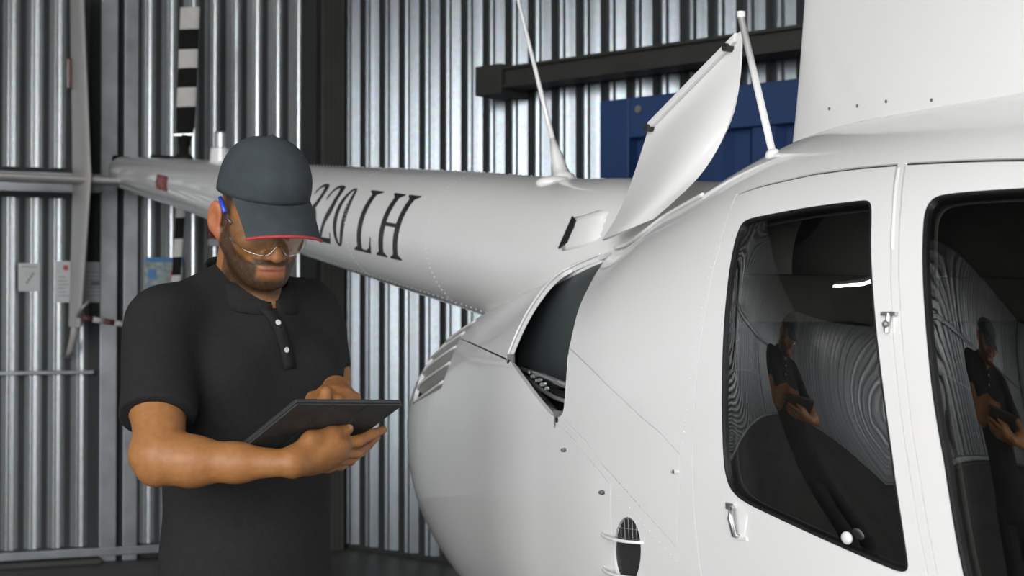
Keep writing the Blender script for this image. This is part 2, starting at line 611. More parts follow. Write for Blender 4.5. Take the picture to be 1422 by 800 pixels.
for (nm, x0, x1, y0, y1, lab, kd) in SHEETS:
    t1, t0 = wall_t(x0), wall_t(x1)
    z1, z0 = wall_z((x0 + x1) / 2, y0), wall_z((x0 + x1) / 2, y1)
    base = wl((t0 + t1) / 2, z0, 0.05)
    th = thing(nm, base, lab, 'notice' if kd != 'd' else 'poster')
    wall_bar('paper', wl, t0, t1, z0, z1, 0.0455, 0.05, M['poster'] if kd == 'd' else M['paper'], th, 0)
    w, h = t1 - t0, z1 - z0

    def mark(a0, a1, b0, b1, m, nm2='print'):
        wall_bar(nm2, wl, t1 - a1 * w, t1 - a0 * w, z0 + b0 * h, z0 + b1 * h, 0.0495, 0.0508, m, th, 0)
    if kd == 'a':
        for i in range(4):
            mark(0.35 + 0.09 * i, 0.47 + 0.09 * i, 0.28 + 0.1 * i, 0.36 + 0.1 * i, M['paper_ink'])
        mark(0.15, 0.85, 0.86, 0.89, M['paper_ink'])
    elif kd == 'b':
        mark(0.45, 0.72, 0.78, 0.90, M['paper_red'])
        for i in range(6):
            mark(0.15, 0.75 - 0.1 * (i % 3), 0.15 + 0.09 * i, 0.17 + 0.09 * i, M['paper_ink'])
    elif kd == 'c':
        for i in range(7):
            mark(0.12, 0.85 - 0.12 * (i % 3), 0.16 + 0.095 * i, 0.178 + 0.095 * i, M['paper_ink'])
        mark(0.30, 0.62, 0.42, 0.52, M['paper_ink'])
    else:
        mark(0.0, 1.0, 0.90, 1.0, M['paper_blue'], 'heading')
        for (a, b, c, d, mm) in ((0.08, 0.3, 0.55, 0.75, 'paper_blue'), (0.4, 0.62, 0.6, 0.8, 'poster'), (0.68, 0.92, 0.5, 0.72, 'paper_red'),
                                 (0.1, 0.34, 0.2, 0.42, 'paper_blue'), (0.45, 0.6, 0.25, 0.45, 'paper_ink'), (0.7, 0.9, 0.18, 0.34, 'paper')):
            mark(a, b, c, d, M[mm], 'picture')

# small red alarm box on the left wall
t1, t0 = wall_t(286), wall_t(307)
zz1, zz0 = wall_z(296, 304), wall_z(296, 332)
ab = thing('alarm_box', wl((t0 + t1) / 2, zz0, 0.05), 'small red wall box with white strip behind the man\'s collar', 'alarm box')
wall_bar('box_body', wl, t0, t1, zz0, zz1, 0.046, 0.12, M['red_box'], ab, 0.006)
wall_bar('white_strip', wl, t0, t1, zz0 - 0.045, zz0 - 0.004, 0.046, 0.11, M['paper'], ab, 0.004)

# ceiling lamps
for i, (x, y) in enumerate(((-5.5, -0.8), (-5.5, 2.9), (-1.8, -0.8), (-1.8, 2.9), (2.2, -0.8), (2.2, 2.9))):
    lp = thing('ceiling_lamp', (x, y, HT - 0.12), 'twin tube lamp under the dark hangar roof', 'lamp', 'twin tube ceiling lamps')
    MB().box([x, y, HT - 0.06], [0.10, 0, 0], [0, 0.65, 0], [0, 0, 0.06], 0.01).make('housing', M['lamp_body'], lp)
    for dx in (-0.05, 0.05):
        MB().tube([[x + dx, y - 0.6, HT - 0.135], [x + dx, y + 0.6, HT - 0.135]], 0.015, 10).make('lamp_tube', M['tube'], lp)

# ------------------------------------------------------------------ helicopter
# own frame: s forward along the tail boom's heading, d out to starboard, z up
HO = np.array([-0.128, 4.53])
HF = np.array([0.492, -0.870])
HN = np.array([-0.870, -0.492])


def hw(s, d, z):
    s, d, z = np.broadcast_arrays(np.asarray(s, float), np.asarray(d, float), np.asarray(z, float))
    return np.stack([HO[0] + HF[0] * s + HN[0] * d, HO[1] + HF[1] * s + HN[1] * d, z], -1)


def pch(xs, ys):
    xs = np.array(xs, float)
    ys = np.array(ys, float)
    h = np.diff(xs)
    dl = np.diff(ys) / h
    m = np.zeros(len(xs))
    for i in range(1, len(xs) - 1):
        if dl[i - 1] * dl[i] > 0:
            w1, w2 = 2 * h[i] + h[i - 1], h[i] + 2 * h[i - 1]
            m[i] = (w1 + w2) / (w1 / dl[i - 1] + w2 / dl[i])
    m[0], m[-1] = dl[0], dl[-1]

    def f(x):
        x = np.asarray(x, float)
        i = np.clip(np.searchsorted(xs, x) - 1, 0, len(h) - 1)
        t = (x - xs[i]) / h[i]
        return ys[i] * (1 + 2 * t) * (1 - t) ** 2 + h[i] * m[i] * t * (1 - t) ** 2 + ys[i + 1] * t * t * (3 - 2 * t) + h[i] * m[i + 1] * t * t * (t - 1)
    return f


S0,S1=-.20,4.3
P_W =pch([-.20,-.17,-.1,.05,.32,.8,1.4,2.0,2.45,3.0,3.5,4.0,4.22,4.3],[0,.10,.172,.248,.338,.432,.505,.565,.605,.63,.585,.4,.2,0])
P_ZT =pch([-.20,-.17,-.1,.05,.32,.6,1.0,1.3,1.55,2.0,2.5,3.0,3.5,4.0,4.22,4.3],[1.12,1.24,1.325,1.41,1.50,1.565,1.652,1.70,1.785,1.875,1.872,1.84,1.71,1.42,1.25,1.1])
P_ZB =pch([-.20,-.17,-.1,.05,.32,.6,1.0,2,3.2,4,4.22,4.3],[1.12,.97,.88,.77,.67,.60,.56,.50,.50,.68,.9,1.1])
P_ZC =pch([-.3,.3,1.2,2.2,3.0,4.3],[1.12,1.12,1.19,1.29,1.29,1.10])
P_NT =pch([-.3,.3,1.5,2.4,4.3],[2.2,2.3,2.55,2.8,2.3])
P_NB =pch([-.3,.3,1.5,2.4,4.3],[2.2,2.4,2.8,3.0,2.3])


def body(s, a):
    """Fuselage surface: a = 0 widest starboard line, pi/2 roof, -pi/2 keel."""
    s = np.asarray(s, float)
    c, q = np.cos(a), np.sin(a)
    n = np.where(q >= 0, P_NT(s), P_NB(s))
    r = (np.abs(c) ** n + np.abs(q) ** n) ** (-1 / n)
    zc = P_ZC(s)
    return hw(s, P_W(s) * r * c, zc + np.where(q >= 0, P_ZT(s) - zc, zc - P_ZB(s)) * r * q)


def bnorm(s, a):
    h = 2e-3
    s, a = np.asarray(s, float), np.asarray(a, float)
    ds = body(np.clip(s + h, S0, S1), a) - body(np.clip(s - h, S0, S1), a)
    da = body(s, a + h) - body(s, a - h)
    n = np.cross(ds, da)
    ln = np.linalg.norm(n, axis=-1, keepdims=True)
    n = n / np.maximum(ln, 1e-12)
    out = body(s, a) - np.stack([*(HO[i] + HF[i] * s for i in (0, 1)), P_ZC(s)], -1)
    sg = np.where((n * out).sum(-1, keepdims=True) < 0, -1.0, 1.0)
    return n * sg


def on(s, a, off=0.0):
    return body(np.array(s), np.array(a)) + bnorm(np.array(s), np.array(a)) * off


ASC = 0.6      # metres per radian around the section, near enough for laying out panels

ENGINE_BAY = [(1.2234, 1.0218), (1.281, 0.8756), (1.3298, 0.7119), (1.3393, 0.599), (1.3607, 0.4608), (1.3614, 0.3844), (1.3734, 0.2908), (1.376, 0.1711), (1.3677, 0.1215), (1.3276, 0.1117), (1.2241, 0.2154), (1.0751, 0.3709), (1.007, 0.4332), (1.0161, 0.5528), (1.0176, 0.6842), (1.0069, 0.8348), (0.9576, 1.046), (1.0402, 1.0774), (1.0916, 1.104)]
LOUVRE = [(0.5101, 0.3767), (0.5201, 0.514), (0.5046, 0.6317), (0.47, 0.7628), (0.475, 0.86), (0.45, 1.0), (0.3, 1.06), (0.18, 0.85), (0.13, 0.6), (0.13, 0.4), (0.16, 0.29)]
REAR_WINDOW = [(1.9997, 0.6313), (2.0659, 0.6342), (2.1887, 0.6411), (2.3103, 0.6429), (2.3284, 0.6417), (2.3412, 0.6307), (2.3554, 0.5947), (2.3762, 0.5162), (2.4031, 0.406), (2.4264, 0.282), (2.4499, 0.1229), (2.4672, -0.0276), (2.4834, -0.1177), (2.4954, -0.1931), (2.495, -0.2047), (2.4902, -0.2121), (2.4779, -0.2146), (2.4548, -0.2128), (2.3125, -0.1905), (2.1366, -0.161), (2.0762, -0.1455), (2.0451, -0.1298), (2.0272, -0.1059), (2.0161, -0.0619), (2.0118, 0.0457), (2.0099, 0.2145), (2.0029, 0.3805), (1.9883, 0.5188), (1.9814, 0.5794), (1.9821, 0.6182)]
FRONT_WINDOW = [(2.4865, 0.636), (2.5265, 0.6393), (2.5895, 0.6396), (2.6518, 0.639), (2.78, 0.6466), (2.86, 0.6086), (2.93, 0.4906), (3.03, 0.1998), (3.12, -0.1101), (3.17, -0.2933), (3.17, -0.3907), (3.1, -0.4413), (2.95, -0.4418), (2.75, -0.4171), (2.67, -0.3813), (2.64, -0.3097), (2.606, -0.1958), (2.5833, -0.076), (2.5554, 0.0993), (2.5319, 0.2858), (2.5124, 0.4044), (2.4877, 0.5274), (2.4748, 0.5872), (2.4744, 0.6178)]
REAR_DOOR = [(1.8993, 0.7463), (1.9857, 0.7513), (2.1313, 0.7612), (2.2499, 0.7576), (2.3523, 0.7501), (2.4003, 0.61), (2.4271, 0.4949), (2.4497, 0.3703), (2.4732, 0.1961), (2.4935, 0.0206), (2.5166, -0.1122), (2.5379, -0.2099), (2.56, -0.4167), (2.565, -0.6611), (2.54, -0.7749), (2.3, -0.8069), (2.12, -0.7921), (2.03, -0.6743), (1.97, -0.4953), (1.9268, -0.3102), (1.915, -0.1979), (1.9105, -0.0648), (1.9179, 0.0911), (1.9296, 0.2624), (1.9352, 0.4311), (1.9309, 0.586)]
FRONT_DOOR = [(2.3711, 0.749), (2.5056, 0.7341), (2.6239, 0.7209), (2.8, 0.7482), (2.95, 0.7396), (3.02, 0.6291), (3.12, 0.3003), (3.24, -0.1638), (3.27, -0.4103), (3.23, -0.6538), (3.12, -0.7863), (2.9, -0.8137), (2.68, -0.7924), (2.64, -0.7023), (2.5539, -0.2066), (2.5328, -0.1095), (2.5101, 0.0231), (2.4901, 0.1974), (2.4653, 0.3703), (2.4415, 0.4941), (2.4154, 0.6084)]
SIDE_PANEL = [(1.3583, 0.4097), (1.5706, 0.2045), (1.7324, 0.057), (1.87, -0.0513), (1.8629, -0.1679), (1.8492, -0.2737), (1.7181, -0.1855), (1.5574, -0.0686), (1.3756, 0.1052), (1.3779, 0.2303), (1.3717, 0.3211)]
SEAM_UPPER = [(0.4537, 0.7584), (0.793, 0.5437), (1.0096, 0.4255)]
SEAM_LOWER = [(1.3505, 0.0903), (1.4785, -0.0342), (1.5944, -0.1276), (1.5907, -0.2578), (1.5782, -0.3764), (1.62, -0.5881), (1.6, -0.8053)]
SEAM_HINGE = [(1.1854, 1.0653), (1.4244, 0.8864), (1.5205, 0.9106), (1.7083, 0.8599)]
SEAM_RIVET = [(1.9227, 0.5882), (1.9223, 0.4334), (1.9123, 0.2858), (1.8995, 0.1361), (1.883, 0.0045), (1.87, -0.0513)]
VENT = [(1.7104, -0.2935), (1.7068, -0.3129), (1.7004, -0.3317), (1.6913, -0.3491), (1.6802, -0.3643), (1.6675, -0.3766), (1.654, -0.3851), (1.6404, -0.3895), (1.6277, -0.3894), (1.6163, -0.3846), (1.6069, -0.3753), (1.5999, -0.3621), (1.5956, -0.3455), (1.594, -0.3264), (1.5951, -0.306), (1.5989, -0.2854), (1.6053, -0.2655), (1.6138, -0.2476), (1.6242, -0.2325), (1.6359, -0.221), (1.6485, -0.2136), (1.6613, -0.2107), (1.6738, -0.2122), (1.6853, -0.218), (1.6952, -0.2277), (1.703, -0.2408), (1.7084, -0.2567), (1.7109, -0.2745)]
LATCHES = [(1.3769, -0.0188), (1.5558, -0.1482), (1.849, -0.0912), (2.0522, -0.1974), (2.4508, 0.3318), (2.3742, -0.186), (2.1411, -0.1514)]
BARS = [(1.5489, -0.2634), (1.721, -0.2726), (1.5428, -0.36), (1.71, -0.3622)]
STRUT_BASE = [(1.8739, 0.9703)]
PILLAR = [(2.3597, 0.7414), (2.4034, 0.6057), (2.4271, 0.5022)]
RA = [p[1] for p in LOUVRE[:6]]
RS = [p[0] for p in LOUVRE[:6]]
LA = [p[1] for p in LOUVRE[:5:-1]]
LS = [p[0] for p in LOUVRE[:5:-1]]



def dens(poly, step=0.012, closed=True):
    P = np.array(poly, float) * [1, ASC]
    out = []
    n = len(P)
    for i in range(n if closed else n - 1):
        a, b = P[i], P[(i + 1) % n]
        k = max(1, int(np.ceil(np.linalg.norm(b - a) / step)))
        for j in range(k):
            out.append(a + (b - a) * j / k)
    if not closed:
        out.append(P[-1])
    return np.array(out) / [1, ASC]


def chaikin(poly, it=2, closed=True):
    P = np.array(poly, float)
    for _ in range(it):
        if closed:
            Q = np.roll(P, -1, 0)
            P = np.stack([0.75 * P + 0.25 * Q, 0.25 * P + 0.75 * Q], 1).reshape(-1, 2)
        else:
            A, B = P[:-1], P[1:]
            P = np.concatenate([P[:1], np.stack([0.75 * A + 0.25 * B, 0.25 * A + 0.75 * B], 1).reshape(-1, 2), P[-1:]])
    return P


def area2(P):
    x, y = P[:, 0], P[:, 1]
    return 0.5 * np.sum(x * np.roll(y, -1) - y * np.roll(x, -1))


def inset(poly, w):
    P = np.array(poly, float) * [1, ASC]
    if area2(P) < 0:
        P = P[::-1]
    t = np.roll(P, -1, 0) - np.roll(P, 1, 0)
    t /= np.maximum(np.linalg.norm(t, axis=1, keepdims=True), 1e-9)
    nrm = np.stack([-t[:, 1], t[:, 0]], 1)
    return (P + nrm * w) / [1, ASC]


def stroke(line, w):
    P = np.array(line, float) * [1, ASC]
    t = np.gradient(P, axis=0)
    t /= np.maximum(np.linalg.norm(t, axis=1, keepdims=True), 1e-9)
    nrm = np.stack([-t[:, 1], t[:, 0]], 1)
    return np.concatenate([P + nrm * w / 2, (P - nrm * w / 2)[::-1]]) / [1, ASC]


def inside(poly, P):
    poly = np.asarray(poly)
    x, y = P[:, 0], P[:, 1]
    c = np.zeros(len(P), bool)
    x1, y1 = poly[:, 0], poly[:, 1]
    x2, y2 = np.roll(x1, -1), np.roll(y1, -1)
    for i in range(len(poly)):
        if y1[i] == y2[i]:
            continue
        k = ((y1[i] > y) != (y2[i] > y)) & (x < (x2[i] - x1[i]) * (y - y1[i]) / (y2[i] - y1[i]) + x1[i])
        c ^= k
    return c


bay = dens(chaikin(ENGINE_BAY, 1))
louv = dens(LOUVRE)
rwin = dens(chaikin(REAR_WINDOW, 2))
fwin = dens(chaikin(FRONT_WINDOW, 2))
rdoor = dens(REAR_DOOR)
fdoor = dens(FRONT_DOOR)
spanel = dens(SIDE_PANEL)
vent = dens(VENT, 0.008)
rwin_in, fwin_in = inset(rwin, 0.0032), inset(fwin, 0.0032)
rdoor_in, fdoor_in = inset(rdoor, 0.0028), inset(fdoor, 0.0028)
sp_in = inset(spanel, 0.0016)
vent_out = inset(vent, -0.006)
seam_u = stroke(dens(chaikin(SEAM_UPPER, 2, False), 0.012, False), 0.0045)
seam_l = stroke(dens(SEAM_LOWER, 0.012, False), 0.0022)
seam_t1 = stroke(dens([(s, a + 0.002) for s, a in REAR_DOOR[:5]], 0.012, False), 0.0045)
seam_t2 = stroke(dens([(s, a + 0.002) for s, a in FRONT_DOOR[:5]], 0.012, False), 0.0045)
seam_h = stroke(dens(chaikin(SEAM_HINGE, 2, False), 0.012, False), 0.004)
# the rear cowling is everything behind this line
COWL = np.concatenate([[(S0, -1.7), (S0, 1.9), (0.9, 1.9), (0.97, 1.03)], np.array(ENGINE_BAY)[14:11:-1], np.array(SEAM_UPPER)[::-1][:1],
                       np.array(ENGINE_BAY)[11:7:-1], np.array(SEAM_LOWER), [(1.6, -1.7)]])

UPPER = np.concatenate([np.array(SEAM_UPPER), np.array(ENGINE_BAY)[13:], [(1.12, 1.20), (1.15, 1.9), (-0.1, 1.9), (0.3, 1.1), (0.45, 0.95)]])

loops = [bay, louv, rwin, rwin_in, fwin, fwin_in, rdoor, rdoor_in, fdoor, fdoor_in, spanel, sp_in, vent, vent_out, seam_u, seam_l, seam_h, seam_t1, seam_t2]
s_grid = np.concatenate([S0 + 0.35 * np.linspace(0, 1, 34) ** 1.6, np.arange(0.17, 3.35, 0.024), np.linspace(3.36, S1, 44)])
a_grid = np.linspace(-math.pi / 2, math.pi / 2, 104)
G = np.stack(np.meshgrid(s_grid, a_grid, indexing='ij'), -1).reshape(-1, 2)
allc = np.concatenate(loops)
keep = np.ones(len(G), bool)
for i0 in range(0, len(allc), 200):
    d2 = ((G[:, None, 0] - allc[None, i0:i0 + 200, 0]) ** 2 + ((G[:, None, 1] - allc[None, i0:i0 + 200, 1]) * ASC) ** 2).min(1)
    keep &= d2 > 0.006 ** 2
G = G[keep]
pts = [tuple(p) for p in (G * [1, ASC])]
edges = []
for L in loops:
    n0 = len(pts)
    pts += [tuple(p) for p in (L * [1, ASC])]
    n = len(L)
    edges += [(n0 + i, n0 + (i + 1) % n) for i in range(n)]
cv, ce, cf, _, _, _ = delaunay_2d_cdt([Vector(p) for p in pts], edges, [], 0, 1e-6, False)
UV = np.array([(v[0], v[1]) for v in cv]) / [1, ASC]
TRI = np.array(cf, int)
cen = UV[TRI].mean(1)
XYZ = body(UV[:, 0], UV[:, 1])
NRM = bnorm(UV[:, 0], UV[:, 1])
# outward winding
tn = np.cross(XYZ[TRI[:, 1]] - XYZ[TRI[:, 0]], XYZ[TRI[:, 2]] - XYZ[TRI[:, 0]])
flip = (tn * NRM[TRI].mean(1)).sum(1) < 0
TRI[flip] = TRI[flip][:, ::-1]

reg = np.full(len(TRI), 'shell', dtype='U16')
reg[inside(COWL, cen)] = 'cowl'
reg[inside(UPPER, cen)] = 'upper'
i_sp = inside(spanel, cen)
reg[i_sp] = 'gap'
reg[inside(sp_in, cen)] = 'side_panel'
for nm, o_, i_ in (('rdoor', rdoor, rdoor_in), ('fdoor', fdoor, fdoor_in)):
    reg[inside(o_, cen)] = 'gap'
    reg[inside(i_, cen)] = nm
for nm, o_, i_ in (('rwin', rwin, rwin_in), ('fwin', fwin, fwin_in)):
    reg[inside(o_, cen)] = nm + '_seal'
    reg[inside(i_, cen)] = nm
for sm in (seam_u, seam_l, seam_h):
    reg[inside(sm, cen)] = 'gap'
for sm in (seam_t1, seam_t2):
    reg[inside(sm, cen)] = 'door_seal'
reg[inside(vent_out, cen)] = 'vent_rim'
reg[inside(vent, cen)] = 'vent'
reg[inside(louv, cen)] = 'louvre'
reg[inside(bay, cen)] = 'bay'


def panel(name, region, m, parent, th=0.012, off=0.0, extra=None, **k):
    """A curved skin panel cut from the fuselage surface, with its edges folded inwards."""
    T = TRI[reg == region]
    ids, inv = np.unique(T, return_inverse=True)
    T2 = inv.reshape(-1, 3)
    V = XYZ[ids] + NRM[ids] * off
    N = NRM[ids]
    E = np.concatenate([T2[:, [0, 1]], T2[:, [1, 2]], T2[:, [2, 0]]])
    es = np.sort(E, 1)
    key = es[:, 0] * 1000003 + es[:, 1]
    u, first, cnt = np.unique(key, return_index=True, return_counts=True)
    B = E[first[cnt == 1]]
    F = T2.tolist()
    NV, NN = [V], [N]
    n = len(V)
    if th and len(B):
        a, b = V[B[:, 0]], V[B[:, 1]]
        na, nb = N[B[:, 0]], N[B[:, 1]]
        wn = np.cross(b - a, (na + nb) / 2)
        wn /= np.maximum(np.linalg.norm(wn, axis=1, keepdims=True), 1e-12)
        W4 = np.stack([a, a - na * th, b - nb * th, b], 1).reshape(-1, 3)
        NV.append(W4)
        NN.append(np.repeat(wn, 4, 0))
        F += [(n + 4 * i, n + 4 * i + 1, n + 4 * i + 2, n + 4 * i + 3) for i in range(len(B))]
    if extra is not None:
        n2 = sum(len(q) for q in NV)
        NV.append(extra[0])
        NN.append(extra[1])
        F += [tuple(int(i) + n2 for i in f) for f in extra[2]]
    V = np.concatenate(NV)
    o = build(name, V, F, m, parent, True, **k)
    o.data.normals_split_custom_set_from_vertices(np.concatenate(NN).tolist())
    return o


heli = thing('helicopter', hw(1.9, 0, 0), 'white four-seat helicopter with raised engine hatch and smoked windows', 'helicopter')

# port half as a plain grid so that the hull is closed
ag = np.linspace(math.pi / 2, 1.5 * math.pi, 60)
SG, AG = np.meshgrid(s_grid[::2], ag, indexing='ij')
PV, PN = body(SG, AG), bnorm(SG, AG)
nv_ = len(ag)
PF = [(i * nv_ + j, (i + 1) * nv_ + j, (i + 1) * nv_ + j + 1, i * nv_ + j + 1) for i in range(len(s_grid[::2]) - 1) for j in range(nv_ - 1)]
shell = panel('fuselage_shell', 'shell', M['paint'], heli, extra=(PV.reshape(-1, 3), PN.reshape(-1, 3), PF))
cowl = panel('engine_cowling', 'cowl', M['paint'], heli)
panel('upper_cowling', 'upper', M['paint'], heli)
sidep = panel('side_panel', 'side_panel', M['paint'], heli, label='triangular riveted access panel behind the rear door')
door_r = panel('cabin_door', 'rdoor', M['paint'], heli, th=0.02, label='rear cabin door with tapering smoked window')
door_f = panel('cabin_door', 'fdoor', M['paint'], heli, th=0.02, label='front cabin door with large smoked window')


panel('door_seal', 'door_seal', M['black_rubber'], heli, th=0.0, off=-0.003)


def pane(name, region, parent, bulge):
    """Blown window: a membrane that bellies out from its rim."""
    T = TRI[reg == region]
    ids, inv = np.unique(T, return_inverse=True)
    T2 = inv.reshape(-1, 3)
    V, N = XYZ[ids], NRM[ids]
    E = np.concatenate([T2[:, [0, 1]], T2[:, [1, 2]], T2[:, [2, 0]]])
    E = np.concatenate([E, E[:, ::-1]])
    E = np.unique(E, axis=0)
    ln = np.linalg.norm(V[E[:, 0]] - V[E[:, 1]], axis=1)
    w = 1 / np.maximum(ln, 1e-3)
    es = np.sort(np.concatenate([T2[:, [0, 1]], T2[:, [1, 2]], T2[:, [2, 0]]]), 1)
    key = es[:, 0] * 1000003 + es[:, 1]
    u, cnt = np.unique(key, return_counts=True)
    bnd = np.zeros(len(V), bool)
    bk = u[cnt == 1]
    bnd[(bk // 1000003).astype(int)] = True
    bnd[(bk % 1000003).astype(int)] = True
    den = np.bincount(E[:, 0], w, len(V))
    l2 = np.bincount(E[:, 0], w * ln ** 2, len(V)) / den
    h = np.zeros(len(V))
    for _ in range(2500):
        h2 = np.bincount(E[:, 0], w * h[E[:, 1]], len(V)) / den + l2
        h2[bnd] = 0
        h = h2
    h *= bulge / h.max()
    for _ in range(6):
        hh = np.bincount(E[:, 0], w * h[E[:, 1]], len(V)) / den
        hh[bnd] = 0
        h = 0.5 * h + 0.5 * hh
    V = V + N * (h - 0.004)[:, None]
    o = build(name, V, T2, M['glass'], parent, True)
    fn = np.cross(V[T2[:, 1]] - V[T2[:, 0]], V[T2[:, 2]] - V[T2[:, 0]])
    Nv = np.stack([np.bincount(T2.ravel(), np.repeat(fn[:, c], 3), len(V)) for c in range(3)], 1)
    Nv /= np.linalg.norm(Nv, axis=1, keepdims=True)
    for _ in range(14):
        A = np.stack([np.bincount(E[:, 0], Nv[E[:, 1], c], len(V)) for c in range(3)], 1)
        A /= np.linalg.norm(A, axis=1, keepdims=True)
        Nv = Nv + 0.6 * (A - Nv)
        Nv /= np.linalg.norm(Nv, axis=1, keepdims=True)
    o.data.normals_split_custom_set_from_vertices(Nv.tolist())
    return o


for dr, rg, bl in ((door_r, 'rwin', 0.045), (door_f, 'fwin', 0.05)):
    panel('window_seal', rg + '_seal', M['black_rubber'], dr, th=0.02, off=0.0012)
    pane('window_pane', rg, dr, bl)

# dark cabin lining a little inside the skin
T = TRI[np.isin(reg, ['shell', 'rdoor', 'fdoor', 'gap', 'side_panel', 'cowl', 'upper', 'vent_rim', 'vent'])]
cT = UV[T].mean(1)
T = T[~((cT[:, 0] > 0.80) & (cT[:, 0] < 1.62) & (cT[:, 1] > 0.05) & (cT[:, 1] < 1.3)) & (cT[:, 0] > 0.05) & (cT[:, 0] < 4.1)]
ids, inv = np.unique(T, return_inverse=True)
LV = XYZ[ids] - NRM[ids] * 0.03
mbl = MB().add(LV, inv.reshape(-1, 3))
k0, k1 = 8, len(s_grid[::2]) - 8
mbl.grid((PV - PN * 0.03)[k0:k1])
mbl.make('cabin_lining', M['lining'], heli, smooth=True)

# ---- tail boom
B_R = pch([-4.6, -4.45, -3, -1.5, 0, 0.8, 1.3, 1.8], [0.090, 0.094, 0.133, 0.179, 0.219, 0.232, 0.205, 0.18])
B_Z = pch([-4.6, -4.45, -3, -1.5, 0, 0.8, 1.3, 1.8], [2.338, 2.316, 2.121, 1.916, 1.722, 1.623, 1.602, 1.585])


def boom_pt(s, ang, off=0.0):
    r = B_R(s) + off
    return hw(s, r * np.cos(ang), B_Z(s) + r * np.sin(ang))


sb = np.linspace(-4.33, 1.75, 130)
ab_ = np.linspace(0, 2 * math.pi, 56, endpoint=False)
rows = [boom_pt(np.full(56, s), ab_) for s in sb]
dome = []
for k in range(1, 8):                                  # rounded rear end
    t = k / 7 * math.pi / 2
    s_, rr = -4.33 - 0.09 * math.sin(t), B_R(-4.33) * max(math.cos(t), 0.02)
    dome.append(hw(np.full(56, s_), rr * np.cos(ab_), B_Z(-4.33) + 0.012 * math.sin(t) + rr * np.sin(ab_)))
rows = dome[::-1] + rows
boom = MB().grid(np.array(rows), closed_v=True).make('tail_boom', M['paint'], heli, smooth=True)


def rivets(name, P, N, r, m, parent):
    mb = MB()
    for p, n in zip(P, N):
        n = unit(n)
        a = unit(np.cross(n, [0.3, 0.2, 0.9]))
        b = np.cross(n, a)
        V = [p + r * (math.cos(t) * a + math.sin(t) * b) for t in np.linspace(0, 2 * math.pi, 6, endpoint=False)] + [p + n * r * 0.7]
        mb.add(V, [(i, (i + 1) % 6, 6) for i in range(6)])
    return mb.make(name, m, parent, smooth=True, kind='stuff')


for s_ in (-3.1, -2.2, -1.35, -0.55, 0.12):
    t = np.linspace(-1.2, 1.9, 46)
    c = boom_pt(np.full(46, s_), t)
    rivets('rivet_row', c, c - boom_pt(np.full(46, s_), t, -0.05), 0.0042, M['paint'], boom)
for ang in (-0.95, 1.5):
    t = np.linspace(-3.6, 0.6, 130)
    c = boom_pt(t, np.full(130, ang))
    rivets('rivet_row', c, c - boom_pt(t, np.full(130, ang), -0.05), 0.0042, M['paint'], boom)


def boom_patch(poly2, off, s0, y0):
    """Flat outline (x along the boom, y around it) wrapped on the boom."""
    out = []
    for x, y in poly2:
        s = s0 + x
        out.append(boom_pt(s, y0 + y / B_R(s), off))
    return out


def ribbon(path, widths, n=40):
    P = np.array(path, float)
    t = np.linspace(0, 1, len(P))
    f0, f1, fw = pch(t, P[:, 0]), pch(t, P[:, 1]), pch(t, widths)
    u = np.linspace(0, 1, n)
    C = np.stack([f0(u), f1(u)], 1)
    T_ = np.gradient(C, axis=0)
    T_ /= np.linalg.norm(T_, axis=1, keepdims=True)
    Nn = np.stack([-T_[:, 1], T_[:, 0]], 1) * (fw(u) / 2)[:, None]
    return C + Nn, C - Nn


def letter(ch, quads, s0, w, h, y0, shear=0.38):
    """quads: list of (left edge, right edge) polylines in a unit box."""
    mb = MB()
    for A, B in quads:
        A, B = np.array(A, float), np.array(B, float)
        m = len(A)
        V = []
        for side in (A, B):
            q = np.stack([side[:, 0] * w + side[:, 1] * h * shear, (side[:, 1] - 0.5) * h], 1)
            V += boom_patch(q, 0.0012, s0, y0)
        V2 = []
        for side in (A, B):
            q = np.stack([side[:, 0] * w + side[:, 1] * h * shear, (side[:, 1] - 0.5) * h], 1)
            V2 += boom_patch(q, -0.003, s0, y0)
        F = [(i, i + 1, m + i + 1, m + i) for i in range(m - 1)]
        mb.add(V + V2, F + [(i, 2 * m + i, 2 * m + i + 1, i + 1) for i in range(m - 1)] + [(m + i, m + i + 1, 3 * m + i + 1, 3 * m + i) for i in range(m - 1)])
    o = mb.make('registration_letter', M['letter'], boom, label='black serif registration character ' + ch)
    return o


def vbar(x0, x1, y0=0.0, y1=1.0, n=12):
    t = np.linspace(y0, y1, n)
    return ([(x0, y) for y in t], [(x1, y) for y in t])


def serif(xc, hw_, y, up):
    k = 0.055 if up else -0.055
    return [([(xc - hw_, y), (xc - hw_, y + k * 0.5)], [(xc + hw_, y), (xc + hw_, y + k * 0.5)]),
            ([(xc - hw_ * 0.95, y + k * 0.5), (xc - hw_ * 0.45, y + k * 1.3)], [(xc + hw_ * 0.95, y + k * 0.5), (xc + hw_ * 0.45, y + k * 1.3)])]


